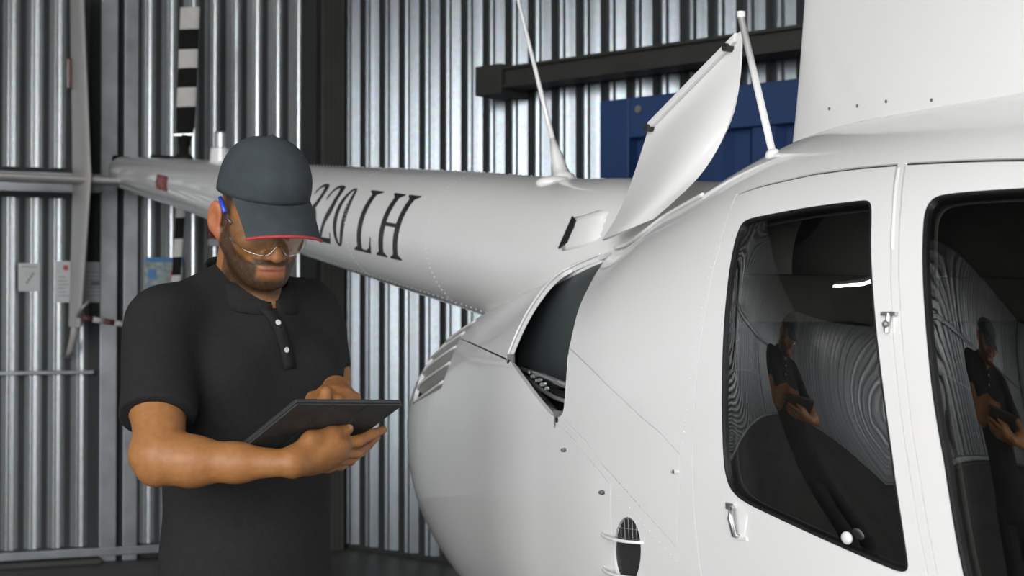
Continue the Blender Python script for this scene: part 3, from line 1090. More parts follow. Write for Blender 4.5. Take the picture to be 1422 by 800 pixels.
el = np.linspace(0, 2 * math.pi, 41)
zero_o = [(0.5 + 0.48 * math.cos(t), 0.5 + 0.5 * math.sin(t)) for t in el]
zero_i = [(0.5 + 0.20 * math.cos(t), 0.5 + 0.455 * math.sin(t)) for t in el]
two = [ribbon([(0.10, 0.74), (0.22, 0.93), (0.52, 0.985), (0.80, 0.86), (0.80, 0.66), (0.52, 0.40), (0.10, 0.06)], [0.10, 0.09, 0.06, 0.24, 0.26, 0.16, 0.08]),
       ([(0.05, 0.0), (0.05, 0.085)], [(0.86, 0.0), (0.90, 0.10)]), ([(0.78, 0.02), (0.90, 0.10), (0.95, 0.20)], [(0.90, 0.02), (0.95, 0.10), (0.98, 0.20)])]
three = [ribbon([(0.08, 0.80), (0.25, 0.95), (0.52, 0.975), (0.78, 0.82), (0.66, 0.62), (0.36, 0.53)], [0.08, 0.08, 0.07, 0.24, 0.16, 0.05]),
         ribbon([(0.36, 0.53), (0.70, 0.48), (0.88, 0.28), (0.66, 0.06), (0.34, 0.02), (0.05, 0.10)], [0.05, 0.14, 0.27, 0.14, 0.07, 0.12])]
ell = [vbar(0.22, 0.46, 0.0, 0.97)] + serif(0.34, 0.34, 1.0, False) + serif(0.30, 0.30, 0.0, True) + \
      [([(0.40, 0.0), (0.40, 0.045)], [(0.95, 0.0), (0.93, 0.045)]), ([(0.70, 0.03), (0.90, 0.10), (0.96, 0.26)], [(0.96, 0.0), (0.99, 0.10), (1.0, 0.26)])]
aitch = [vbar(0.12, 0.30), vbar(0.70, 0.88), ([(0.28, 0.475), (0.28, 0.53)], [(0.72, 0.475), (0.72, 0.53)])] + \
    serif(0.21, 0.22, 1.0, False) + serif(0.79, 0.22, 1.0, False) + serif(0.21, 0.22, 0.0, True) + serif(0.79, 0.22, 0.0, True)
HL, Y0L = 0.222, 0.14
letter('3', three, -0.985, 0.12, HL, Y0L)
letter('2', two, -0.84, 0.125, HL, Y0L)
letter('0', [(zero_o, zero_i)], -0.695, 0.115, HL, Y0L)
letter('L', ell, -0.495, 0.155, HL, Y0L)
letter('H', aitch, -0.295, 0.20, HL, Y0L)

# tail rotor warning decal with its word
dq = [(0, 0), (0.19, 0), (0.19, 0.085), (0, 0.085)]
s0d = -3.22
t = np.linspace(0, 0.225, 8)
yy = np.linspace(0, 0.078, 6)
P = np.array([[boom_pt(s0d + x, -0.26 + y / B_R(s0d + x), 0.0012) for y in yy] for x in t])
decal = MB().sheet(P, 0.002).make('warning_decal', M['red_decal'], boom, label='red warning decal reading DANGER on tail boom')
fc = bpy.data.curves.new('danger_text', 'FONT')
fc.body = 'DANGER'
fc.resolution_u = 2
to = bpy.data.objects.new('danger_text', fc)
COL.objects.link(to)
bpy.context.view_layer.update()
me_t = to.evaluated_get(bpy.context.evaluated_depsgraph_get()).to_mesh()
tv = np.array([v.co[:] for v in me_t.vertices])
tf = [list(p.vertices) for p in me_t.polygons]
to.evaluated_get(bpy.context.evaluated_depsgraph_get()).to_mesh_clear()
bpy.data.objects.remove(to)
tv[:, 0] = (tv[:, 0] - tv[:, 0].min()) / np.ptp(tv[:, 0]) * 0.19 + 0.018
tv[:, 1] = (tv[:, 1] - tv[:, 1].min()) / np.ptp(tv[:, 1]) * 0.040 + 0.02
build('decal_word', [boom_pt(s0d + x, -0.26 + y / B_R(s0d + x), 0.003) for x, y, _ in tv], tf, M['pink_letter'], boom, False)

# whip antenna on a flared foot
an0 = hw(0.556, 0, B_Z(0.556) + B_R(0.556) - 0.012)
an1 = hw(0.30, 0, 2.43)
ad = unit(an1 - an0)
ant = MB().tube([an0 + ad * 0.09, an0 + ad * 0.35, an0 + ad * 1.25], [0.0085, 0.0065, 0.004], 10).make('whip_antenna', M['paint'], heli, smooth=True)
MB().tube([an0 - ad * 0.01, an0 + ad * 0.012, an0 + ad * 0.02, an0 + ad * 0.05, an0 + ad * 0.09, an0 + ad * 0.14], [0.038, 0.036, 0.027, 0.021, 0.017, 0.0086], 14).make('antenna_foot', M['paint'], ant, smooth=True)
mb = MB().ball(hw(0.60, 0.055, B_Z(0.6) + B_R(0.6) - 0.016), (0.055, 0.03, 0.02), 14, 8)
mb.make('antenna_fairing', M['paint'], ant, smooth=True)

# beacon on the boom
bp = hw(-2.565, 0, B_Z(-2.565) + B_R(-2.565) - 0.012)
bc = MB().tube([bp, bp + [0, 0, 0.07], bp + [0, 0, 0.075]], [0.05, 0.045, 0.03], 16).make('beacon_base', M['paint'], heli)
MB().tube([bp + [0, 0, 0.07], bp + [0, 0, 0.145], bp + [0, 0, 0.155]], [0.027, 0.027, 0.02], 14).make('beacon_lamp', M['chrome'], bc)


# ---- tail surfaces
def foil(rows_, n=18):
    """Loft of symmetric aerofoil rings; each row = (centre point, chord vector to leading edge, thickness vector)."""
    R_ = []
    for c, ch, tk in rows_:
        c, ch, tk = (np.asarray(q, float) for q in (c, ch, tk))
        ring = []
        for k in range(2 * n):
            u = math.pi * k / n
            x = math.cos(u)
            y = math.sin(u) * (0.62 + 0.38 * math.cos(u))
            ring.append(c + ch * x * 0.5 + tk * y * 0.5)
        R_.append(ring)
    return np.array(R_)


HF3 = np.array([HF[0], HF[1], 0])
HN3 = np.array([HN[0], HN[1], 0])
UPZ = np.array([0, 0, 1.0])


def foil_obj(name, rows_, m, parent, **k):
    R_ = foil(rows_)
    mb = MB().grid(R_, closed_v=True)
    n2 = R_.shape[1]
    mb.F.append(tuple(range(n2)))
    mb.F.append(tuple((len(R_) - 1) * n2 + i for i in range(n2 - 1, -1, -1)))
    return autosmooth(mb.make(name, m, parent, smooth=True, **k), 50)


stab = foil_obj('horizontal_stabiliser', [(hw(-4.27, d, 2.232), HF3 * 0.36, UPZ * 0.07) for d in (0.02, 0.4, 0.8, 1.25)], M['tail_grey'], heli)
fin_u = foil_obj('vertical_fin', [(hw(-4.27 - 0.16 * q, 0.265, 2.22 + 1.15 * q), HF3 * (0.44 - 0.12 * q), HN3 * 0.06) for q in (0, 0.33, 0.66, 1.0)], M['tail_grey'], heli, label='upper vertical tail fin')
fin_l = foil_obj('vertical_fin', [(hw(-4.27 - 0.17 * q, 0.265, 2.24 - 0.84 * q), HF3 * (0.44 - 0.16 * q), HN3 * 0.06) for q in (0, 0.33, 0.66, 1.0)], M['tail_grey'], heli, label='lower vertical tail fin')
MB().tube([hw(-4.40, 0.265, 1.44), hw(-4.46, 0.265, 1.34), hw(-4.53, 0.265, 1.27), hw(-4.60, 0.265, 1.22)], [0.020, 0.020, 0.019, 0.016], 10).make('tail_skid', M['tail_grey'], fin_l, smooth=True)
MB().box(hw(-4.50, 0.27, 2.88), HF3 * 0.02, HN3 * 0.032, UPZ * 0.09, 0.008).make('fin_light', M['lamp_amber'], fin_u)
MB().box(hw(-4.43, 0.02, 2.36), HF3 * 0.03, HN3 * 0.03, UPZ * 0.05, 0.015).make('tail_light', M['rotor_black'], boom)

# tail rotor on the port side
hub = hw(-4.0, -0.25, 2.344)
rot = MB().tube([hw(-4.0, -0.06, 2.344), hw(-4.0, -0.30, 2.344)], [0.035, 0.03], 14).make('tail_rotor', M['dark_metal'], heli, label='tail rotor with black and white banded blades')
MB().ball(hub, 0.06, 14, 8).make('rotor_hub', M['dark_metal'], rot, smooth=True)
cdir = unit([1.0, 0.12, 0.05])
ndir = unit([0.1, -1.0, 0.0])
for sg, lean in ((1, 0.11), (-1, 0.20)):
    tip = hub + np.array([HF[0] * lean * sg, HF[1] * lean * sg, 0.87 * sg])
    dv = tip - hub
    MB().tube([hub, hub + dv * 0.18], [0.028, 0.022], 10).make('blade_root', M['rotor_black'], rot)
    cuts = [0.10, 0.235, 0.36, 0.485, 0.61, 0.73, 0.86, 1.0] if sg > 0 else [0.10, 0.22, 0.36, 0.50, 0.62, 0.74, 0.86, 1.0]
    for i in range(len(cuts) - 1):
        m = M['rotor_black'] if i % 2 == 0 else M['rotor_white']
        if i == 0:
            w0, w1 = 0.032, 0.052
        else:
            w0 = w1 = 0.054 if sg > 0 else 0.026
        if i == 1 and sg > 0:
            m = M['rotor_black']
            w0, w1 = 0.050, 0.054
        if sg > 0 and i > 1:
            m = M['rotor_white'] if i % 2 == 0 else M['rotor_black']
        R_ = foil([(hub + dv * cuts[i], cdir * w0 * 2, ndir * 0.018), (hub + dv * cuts[i + 1], cdir * w1 * 2, ndir * 0.018)], 8)
        mbb = MB().grid(R_, closed_v=True)
        mbb.F += [tuple(range(16)), tuple(16 + q for q in range(15, -1, -1))]
        autosmooth(mbb.make('blade_band', m, rot, smooth=True), 50)
MB().box(hub + np.array([0.0, -0.02, 0.155]), cdir * 0.055, ndir * 0.012, UPZ * 0.006, 0.003).make('pitch_horn', M['chrome'], rot)

# ---- air scoop where the boom meets the cowling
bvh_boom = BVHTree.FromPolygons([tuple(np.array(v.co) + BASE[boom]) for v in boom.data.vertices], [tuple(p.vertices) for p in boom.data.polygons])


def hit(bvh, x, y):
    r = bvh.ray_cast(Vector((0, 0, EYE)), ray(x, y))
    return None if r[0] is None else (np.array(r[0]), np.array(r[1]))


N_BOOM = hit(bvh_boom, 790, 325)[1]


def boom_at(x, y, off):
    h = hit(bvh_boom, x, y)
    return h[0] + h[1] * off


rowsP = []
for (xa, ya), (xb, yb), lf in (((799, 300), (780, 350), 0.006), ((806, 299), (787, 349), 0.010), ((830, 291), (812, 343), 0.007), ((858, 283), (842, 330), -0.002)):
    rowsP.append([boom_at(xa + (xb - xa) * t, ya + (yb - ya) * t, lf * min(1, 6 * t, 6 * (1 - t)) - 0.001) for t in np.linspace(0, 1, 13)])
scoop = MB().sheet(np.array(rowsP), -0.003).make('air_scoop', M['paint'], heli, smooth=True)
MB().prism([boom_at(x, y, 0.012) for x, y in ((799, 303), (804, 309), (801, 318), (792, 338), (780, 346))], N_BOOM * -0.004).make('scoop_mouth', M['black_rubber'], scoop)

# ---- mast fairing
rowsF = []
for z, te, le, tk in ((1.74, 1.52, 2.70, 0.29), (1.84, 1.535, 2.66, 0.275), (1.91, 1.548, 2.63, 0.262), (2.0, 1.562, 2.59, 0.25), (2.2, 1.585, 2.55, 0.24), (2.45, 1.612, 2.50, 0.225), (2.62, 1.64, 2.44, 0.205), (2.70, 1.70, 2.36, 0.16), (2.73, 1.82, 2.25, 0.08)):
    rowsF.append((hw((te + le) / 2, 0, z), HF3 * (le - te), HN3 * tk))
R_ = foil(rowsF, 30)
mb = MB().grid(R_, closed_v=True)
mb.F.append(tuple((len(R_) - 1) * 60 + i for i in range(59, -1, -1)))
fair = mb.make('mast_fairing', M['paint'], heli, smooth=True)
md = fair.modifiers.new('smooth', 'SUBSURF')
md.levels = md.render_levels = 1
mast = MB().tube([hw(2.05, 0, 2.70), hw(2.05, 0, 3.0)], 0.045, 16).make('rotor_mast', M['grey_metal'], heli, smooth=True)
MB().box(hw(2.05, 0, 3.02), HF3 * 0.22, HN3 * 0.07, UPZ * 0.05, 0.02).make('rotor_head', M['grey_metal'], mast)
bvh_f = BVHTree.FromPolygons([tuple(np.array(v.co) + BASE[fair]) for v in fair.data.vertices], [tuple(p.vertices) for p in fair.data.polygons])
for (x, y) in ((1191, 147), (1231, 141), (1294, 139), (1152, 151)):
    h = hit(bvh_f, x, y)
    if h:
        MB().tube([h[0] - h[1] * 0.003, h[0] + h[1] * 0.002], 0.0035, 8).make('fairing_screw', M['grey_metal'], fair)

# ---- raised engine hatch, standing on its hinge along the shoulder
D_HATCH = 0.25


def on_plane(x, y, d=D_HATCH):
    r = np.array(ray(x, y))
    o = np.array([HO[0] + HN[0] * d, HO[1] + HN[1] * d])
    # point whose starboard offset equals d
    k = (np.dot(o - HO, HN) - np.dot(np.array([0, 0]) - HO, HN)) / np.dot(r[:2], HN)
    return np.array([0, 0, EYE]) + r * k


def poly_interp(pts_, n):
    P_ = np.array(pts_, float)
    d_ = np.r_[0, np.cumsum(np.linalg.norm(np.diff(P_, axis=0), axis=1))]
    fx_, fy_ = pch(d_, P_[:, 0]), pch(d_, P_[:, 1])
    u = np.linspace(0, d_[-1], n)
    return np.stack([fx_(u), fy_(u)], 1)


Lp = poly_interp([(836, 333), (852, 308), (868, 275), (885, 228), (897, 190), (903, 171)], 22)
Rp = poly_interp([(908, 304), (940, 276), (975, 240), (1000, 200), (1018, 152), (1026, 100), (1029, 42)], 22)
gridH = np.zeros((22, 14, 3))
for i in range(22):
    for j in range(14):
        w = j / 13
        q = Lp[i] * (1 - w) + Rp[i] * w
        bow = 0.035 * math.sin(math.pi * w) * math.sin(math.pi * min(1, i / 21 + 0.15)) + 0.05 * (1 - i / 21) ** 2
        gridH[i, j] = on_plane(q[0], q[1], D_HATCH + bow - 0.03)
hatch = MB().sheet(gridH, -0.006).make('engine_hatch', M['paint'], heli, smooth=True, label='raised white engine access hatch')
autosmooth(hatch, 40)
# folded stiffener behind the free edge, catches at both corners
e0, e1 = gridH[-1, 0], gridH[-1, -1]
ed = unit(e1 - e0)
dn = unit(gridH[-4, 6] - gridH[-1, 6])
MB().box((e0 + e1) / 2 + dn * 0.012 + HN3 * 0.006, (e1 - e0) / 2 * 0.97, dn * 0.010, HN3 * 0.006, 0.003).make('edge_stiffener', M['paint'], hatch)
for c in (e0 + ed * 0.015, e1 - ed * 0.03):
    MB().tube([c + dn * 0.02 + HN3 * 0.0, c + dn * 0.02 + HN3 * 0.02], 0.009, 10).make('hatch_catch', M['dark_metal'], hatch)
st0 = on(*STRUT_BASE[0], -0.005)
st1 = on_plane(1029, 24, D_HATCH - 0.02)
strut = MB().tube([st0, st1], 0.0075, 10).make('hatch_strut', M['paint'], heli, smooth=True)
MB().ball(st0, 0.016, 10, 6).make('strut_foot', M['paint'], strut, smooth=True)
MB().tube([st1, st1 + [0, 0, 0.012]], 0.009, 10).make('strut_end', M['paint'], strut)

# hinge strip along the shoulder seam
hp = dens(chaikin(SEAM_HINGE, 2, False), 0.03, False)
mb = MB()
mb.tube([on(s, a + 0.012, 0.004) for s, a in hp], 0.0045, 8)
mb.make('hinge_strip', M['paint'], shell, smooth=True)

# ---- engine bay behind the open hatch
sg_, ag_ = np.meshgrid(np.linspace(0.80, 1.66, 26), np.linspace(0.33, 1.32, 26), indexing='ij')
fw_ = body(sg_, ag_) - bnorm(sg_, ag_) * np.interp(ag_, [0.33, 0.75, 0.95, 1.1, 1.32], [0.13, 0.07, 0.032, 0.018, 0.012])[..., None]
bayo = MB().grid(fw_).make('engine_bay', M['firewall'], heli, smooth=True)
sg_, ag_ = np.meshgrid(np.linspace(0.80, 1.66, 22), np.linspace(-0.1, 0.45, 14), indexing='ij')
MB().grid(body(sg_, ag_) - bnorm(sg_, ag_) * 0.22).make('bay_floor', M['lining'], bayo, smooth=True)


def pin(x, y, dep):
    """Point at depth dep under the skin seen through the opening at (x, y)."""
    best = None
    for _ in range(1):
        r = np.array(ray(x, y))
        o = np.array([0, 0, EYE])
        ks = np.linspace(2.6, 4.3, 500)
        P_ = o + r * ks[:, None]
        rel = P_[:, :2] - HO
        s = rel @ HF
        d = rel @ HN
        q = (P_[:, 2] - P_ZC(s))
        H_ = np.where(q >= 0, P_ZT(s) - P_ZC(s), P_ZC(s) - P_ZB(s))
        n = np.where(q >= 0, P_NT(s), P_NB(s))
        f = (np.abs(d / P_W(s)) ** n + np.abs(q / H_) ** n) ** (1 / n)
        dist = (1 - f) * P_W(s)
        i = np.argmax(dist > dep)
        best = P_[i]
    return best


def hose(name, pts_, dep, r, m, par=bayo, n=10):
    C = [pin(x, y, dep) for x, y in pts_]
    return MB().tube(C, r, n).make(name, m, par, smooth=True)


rc = pin(800, 471, 0.115)
tor_ = []
rx, ry = unit(np.cross(UPZ, HN3)), UPZ
for i in range(28):
    t = 2 * math.pi * i / 28
    cpt = rc + 0.034 * (math.cos(t) * rx + math.sin(t) * ry)
    e = math.cos(t) * rx + math.sin(t) * ry
    tor_.append([cpt + 0.0035 * (math.cos(u) * e + math.sin(u) * HN3) for u in np.linspace(0, 2 * math.pi, 8, endpoint=False)])
MB().grid(np.array(tor_), True, True).make('filler_ring', M['chrome'], bayo, smooth=True)
MB().tube([rc - HN3 * 0.012, rc + HN3 * 0.002], 0.031, 20).make('filler_cap', M['dark_metal'], bayo)
for k in range(4):
    MB().tube([rc + HN3 * 0.004 + UPZ * (0.014 - 0.009 * k) - rx * 0.018, rc + HN3 * 0.004 + UPZ * (0.014 - 0.009 * k) + rx * 0.018], 0.0022, 6).make('cap_rib', M['grey_metal'], bayo)
hose('oil_line', [(722, 512), (742, 518), (765, 526), (790, 536)], 0.035, 0.0055, M['chrome'])
hose('oil_line', [(728, 522), (750, 540), (770, 552), (792, 560)], 0.05, 0.005, M['grey_metal'])
hose('engine_hose', [(716, 517), (735, 538), (755, 560), (778, 585)], 0.045, 0.014, M['dark_metal'])
hose('engine_hose', [(730, 515), (752, 534), (775, 548), (796, 556)], 0.07, 0.012, M['rotor_black'])
hose('fuel_line', [(755, 520), (770, 531), (796, 541)], 0.04, 0.004, M['chrome'])
hose('engine_hose', [(745, 560), (760, 566), (784, 580)], 0.03, 0.006, M['chrome'])
for i in range(4):
    for j in range(2):
        c = pin(739 + 6.5 * i + 3 * j, 517 + 5.5 * i + 6 * j, 0.028)
        MB().tube([c, c + HN3 * 0.008], 0.0042, 8).make('terminal', M['chrome'], bayo)
for (x, y) in ((709, 503), (776, 583)):
    c = pin(x, y, 0.004)
    MB().box(c, HF3 * 0.016, HN3 * 0.004, UPZ * 0.02, 0.003).make('hatch_bracket', M['chrome'], bayo)
    MB().tube([c, c + HN3 * 0.006], 0.006, 8).make('bracket_bolt', M['dark_metal'], bayo)
# white rim tube round the opening's rear edge
rim = [on(s, a, 0.002) for s, a in dens(chaikin(ENGINE_BAY[12:19], 2, False), 0.02, False)]
MB().tube(rim, 0.0035, 8).make('opening_rim', M['paint'], cowl, smooth=True)

# ---- rear louvres
lv = panel('louvre_panel', 'louvre', M['firewall'], heli, th=0.0, off=-0.055)
for k in range(5):
    a0 = 0.30 + 0.150 * k
    a1 = 0.42 + 0.128 * k
    sL = float(np.interp(a0, LA, LS)) + 0.004
    sR = float(np.interp(a1, RA, RS)) - 0.004
    Pn, Ed = [], []
    for i in range(10):
        t = i / 9
        s, a = sL + (sR - sL) * t, a0 + (a1 - a0) * t
        Pn.append([on(s, a, -0.003), on(s, a - 0.045, -0.030), on(s, a - 0.085, -0.054)])
        Ed.append(on(s, a, -0.001))
    sl = MB().sheet(np.array(Pn), 0.003).make('louvre_slat', M['louvre'], lv, smooth=False)
    MB().tube(Ed, 0.0042, 8).make('slat_edge', M['paint'], lv, smooth=True)

# ---- oval vent with mesh and wire guards
vm = panel('vent_frame', 'vent_rim', M['paint'], heli, th=0.008)
vpan = panel('vent_screen', 'vent', M['mesh_black'], vm, th=0.0, off=-0.006)
mb = MB()
vc = np.array(VENT).mean(0)
for k in range(9):
    a = -0.268 + 0.026 * k
    mb.tube([on(s, a, -0.001) for s in np.linspace(1.606, 1.718, 8)], 0.0009, 5)
for k in range(7):
    s = 1.615 + 0.016 * k
    mb.tube([on(s, a, -0.001) for a in np.linspace(-0.27, -0.065, 8)], 0.0009, 5)
mb.make('screen_wire', M['grey_metal'], vm, kind='stuff')
for i in (0, 2):
    (s0_, a0_), (s1_, a1_) = BARS[i], BARS[i + 1]
    P_ = []
    for t in np.linspace(0, 1, 12):
        P_.append(on(s0_ + (s1_ - s0_) * t, a0_ + (a1_ - a0_) * t, -0.002 + 0.022 * math.sin(math.pi * t) ** 0.6))
    MB().tube(P_, 0.0034, 8).make('wire_guard', M['paint'], vm, smooth=True)

# ---- latches, handles and rivets


def frame_at(s, a):
    n = bnorm(np.array(s), np.array(a))
    f = unit(body(np.array(s + 0.01), np.array(a)) - body(np.array(s - 0.01), np.array(a)))
    u = np.cross(n, f)
    if u[2] < 0:
        u = -u
    return body(np.array(s), np.array(a)), f, u, n


for i, par in ((0, cowl), (1, cowl), (2, shell)):
    c, f, u, n = frame_at(*LATCHES[i])
    m = M['chrome'] if i < 2 else M['paint']
    MB().ball(c, 1.0, 14, 8, np.array([f * 0.017, u * 0.005, n * 0.003])).make('panel_latch', m, par, smooth=True)
    MB().tube([c, c + n * 0.004], 0.0035, 8).make('latch_screw', M['grey_metal'], par)
c, f, u, n = frame_at(*LATCHES[3])
hd_ = MB().tube([c + u * 0.030 - f * 0.008, c + u * 0.028 + f * 0.006 + n * 0.012, c + u * 0.012 + f * 0.008 + n * 0.016, c - u * 0.018 + f * 0.008 + n * 0.010, c - u * 0.020 + f * 0.008], [0.004, 0.005, 0.005, 0.0045, 0.004], 10)
hd_.make('door_handle', M['chrome'], door_r, smooth=True)
MB().box(c + u * 0.030 - f * 0.012 + n * 0.002, f * 0.012, u * 0.006, n * 0.003, 0.002).make('handle_plate', M['chrome'], door_r)
MB().box(c - u * 0.022 + f * 0.014 + n * 0.001, f * 0.020, u * 0.0035, n * 0.002, 0.001).make('handle_plate', M['paint'], door_r)
c, f, u, n = frame_at(*LATCHES[4])
MB().box(c + u * 0.006 + n * 0.004, f * 0.016, u * 0.003, n * 0.003, 0.001).make('hinge_leaf', M['chrome'], door_r)
MB().tube([c - u * 0.022 + n * 0.005, c + u * 0.006 + n * 0.005], 0.004, 10).make('hinge_pin', M['chrome'], door_r)
MB().ball(c - u * 0.010 + n * 0.008, 0.006, 8, 6).make('hinge_bolt', M['grey_metal'], door_r, smooth=True)
c, f, u, n = frame_at(*LATCHES[5])
MB().ball(c + u * 0.012 + n * 0.012, 1.0, 12, 8, np.array([f * 0.012, u * 0.010, n * 0.006])).make('window_knob', M['paint_in'], door_r, smooth=True)
# drip strip on the pillar between the doors
MB().tube([on(s, a, -0.0018) for s, a in chaikin(PILLAR, 2, False)], 0.004, 8).make('pillar_strip', M['paint'], shell, smooth=True)
for line, par, r in ((SEAM_RIVET, shell, 0.0026), ([(x + 0.008, y + 0.03) for x, y in SIDE_PANEL[:4]], shell, 0.0022),
                     ([(x - 0.006, y - 0.03) for x, y in SIDE_PANEL[5:9]], cowl, 0.0026)):
    L = dens(line, 0.022, False)
    rivets('rivet_row', body(L[:, 0], L[:, 1]), bnorm(L[:, 0], L[:, 1]), r, M['paint'], par)

# ---- cabin fittings seen dimly through the glass
for (s, d) in ((2.05, 0.28), (2.05, -0.28), (2.95, 0.28), (2.95, -0.28)):
    st = MB().box(hw(s + 0.10, d, 0.86), HF3 * 0.24, HN3 * 0.22, UPZ * 0.08, 0.05).make('cabin_seat', M['seat'], heli, smooth=True)
    MB().box(hw(s - 0.15, d, 1.18), unit(HF3 * 0.98 + UPZ * 0.2) * 0.06, HN3 * 0.21, unit(UPZ - HF3 * 0.2) * 0.30, 0.05).make('seat_back', M['seat'], st, smooth=True)
MB().box(hw(2.45, 0, 0.74), HF3 * 0.9, HN3 * 0.52, UPZ * 0.02, 0.01).make('cabin_floor', M['lining'], heli)
MB().box(hw(1.80, 0, 1.15), HF3 * 0.02, HN3 * 0.44, UPZ * 0.42, 0.01).make('cabin_bulkhead', M['lining'], heli)

# ---- landing skids
for d in (-0.95, 0.95):
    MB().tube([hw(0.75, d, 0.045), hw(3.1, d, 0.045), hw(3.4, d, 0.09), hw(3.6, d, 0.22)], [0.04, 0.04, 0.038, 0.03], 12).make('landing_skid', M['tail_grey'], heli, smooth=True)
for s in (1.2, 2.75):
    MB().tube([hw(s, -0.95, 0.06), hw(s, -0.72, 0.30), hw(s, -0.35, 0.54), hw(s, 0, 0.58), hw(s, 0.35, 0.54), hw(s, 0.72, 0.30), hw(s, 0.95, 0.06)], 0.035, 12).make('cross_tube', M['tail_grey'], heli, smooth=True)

# striped barrier bar beside the tail
p0, p1 = at(113, 441, 7.95), at(330, 476, 8.45)
bar = thing('barrier_bar', p1, 'red and white striped barrier bar beside the lower tail fin', 'barrier')
nb_ = 15
for i in range(nb_):
    a, b = p0 + (p1 - p0) * i / nb_, p0 + (p1 - p0) * (i + 1) / nb_
    MB().tube([a, b], 0.017, 10).make('bar_band', M['band_red'] if i % 2 == 0 else M['band_white'], bar, smooth=True)
MB().tube([p1, [p1[0], p1[1], 0]], 0.02, 10).make('bar_post', M['grey_metal'], bar, smooth=True)
MB().tube([p0 + [-0.02, 0, 0.0], p0 + [0.0, 0, 0.05], p0 + [0.05, 0, 0.10]], 0.012, 8).make('bar_hook', M['grey_metal'], bar, smooth=True)

# ------------------------------------------------------------------ tablet
TA = at(412, 559, 2.35)
TAB = unit(np.array([0.159, 0.165, -0.012]))
tac = np.array([-0.117, 0.10, -0.0865])
TAC = unit(tac - TAB * np.dot(tac, TAB))
TN = np.cross(TAB, TAC)                    # screen side, towards the man
TN = TN if TN[2] > 0 else -TN
TW, TH = 0.232, 0.178


def tp(u, v, w=0.0):
    return TA + TAB * TW * u + TAC * TH * v + TN * w


tab = thing('tablet', tp(0.5, 0.5, -0.008), 'black tablet in a charcoal folding cover, held in the man\'s hands', 'tablet')
MB().box(tp(0.5, 0.5, 0.0035), TAB * TW / 2, TAC * TH / 2, TN * 0.0042, 0.003).make('tablet_body', M['tablet_edge'], tab, smooth=False)
MB().box(tp(0.5, 0.5, 0.0084), TAB * (TW / 2 - 0.006), TAC * (TH / 2 - 0.006), TN * 0.0008, 0.0004).make('screen', M['screen'], tab)
for k in range(3):                         # the folding cover's panels
    u0, u1 = (0.0, 0.335, 0.665)[k], (0.325, 0.655, 1.0)[k]
    MB().box(tp((u0 + u1) / 2, 0.5, -0.0028), TAB * TW * (u1 - u0) / 2, TAC * TH / 2, TN * 0.0016, 0.001).make('cover_panel', M['tablet_case'], tab)
for u in (0.33, 0.66):
    MB().box(tp(u, 0.5, -0.0018), TAB * TW * 0.006, TAC * TH / 2 * 0.995, TN * 0.0010).make('cover_fold', M['black_rubber'], tab)

# ------------------------------------------------------------------ person
# smooth solid modelling: rounded cones and ellipsoids blended, then skinned as one surface


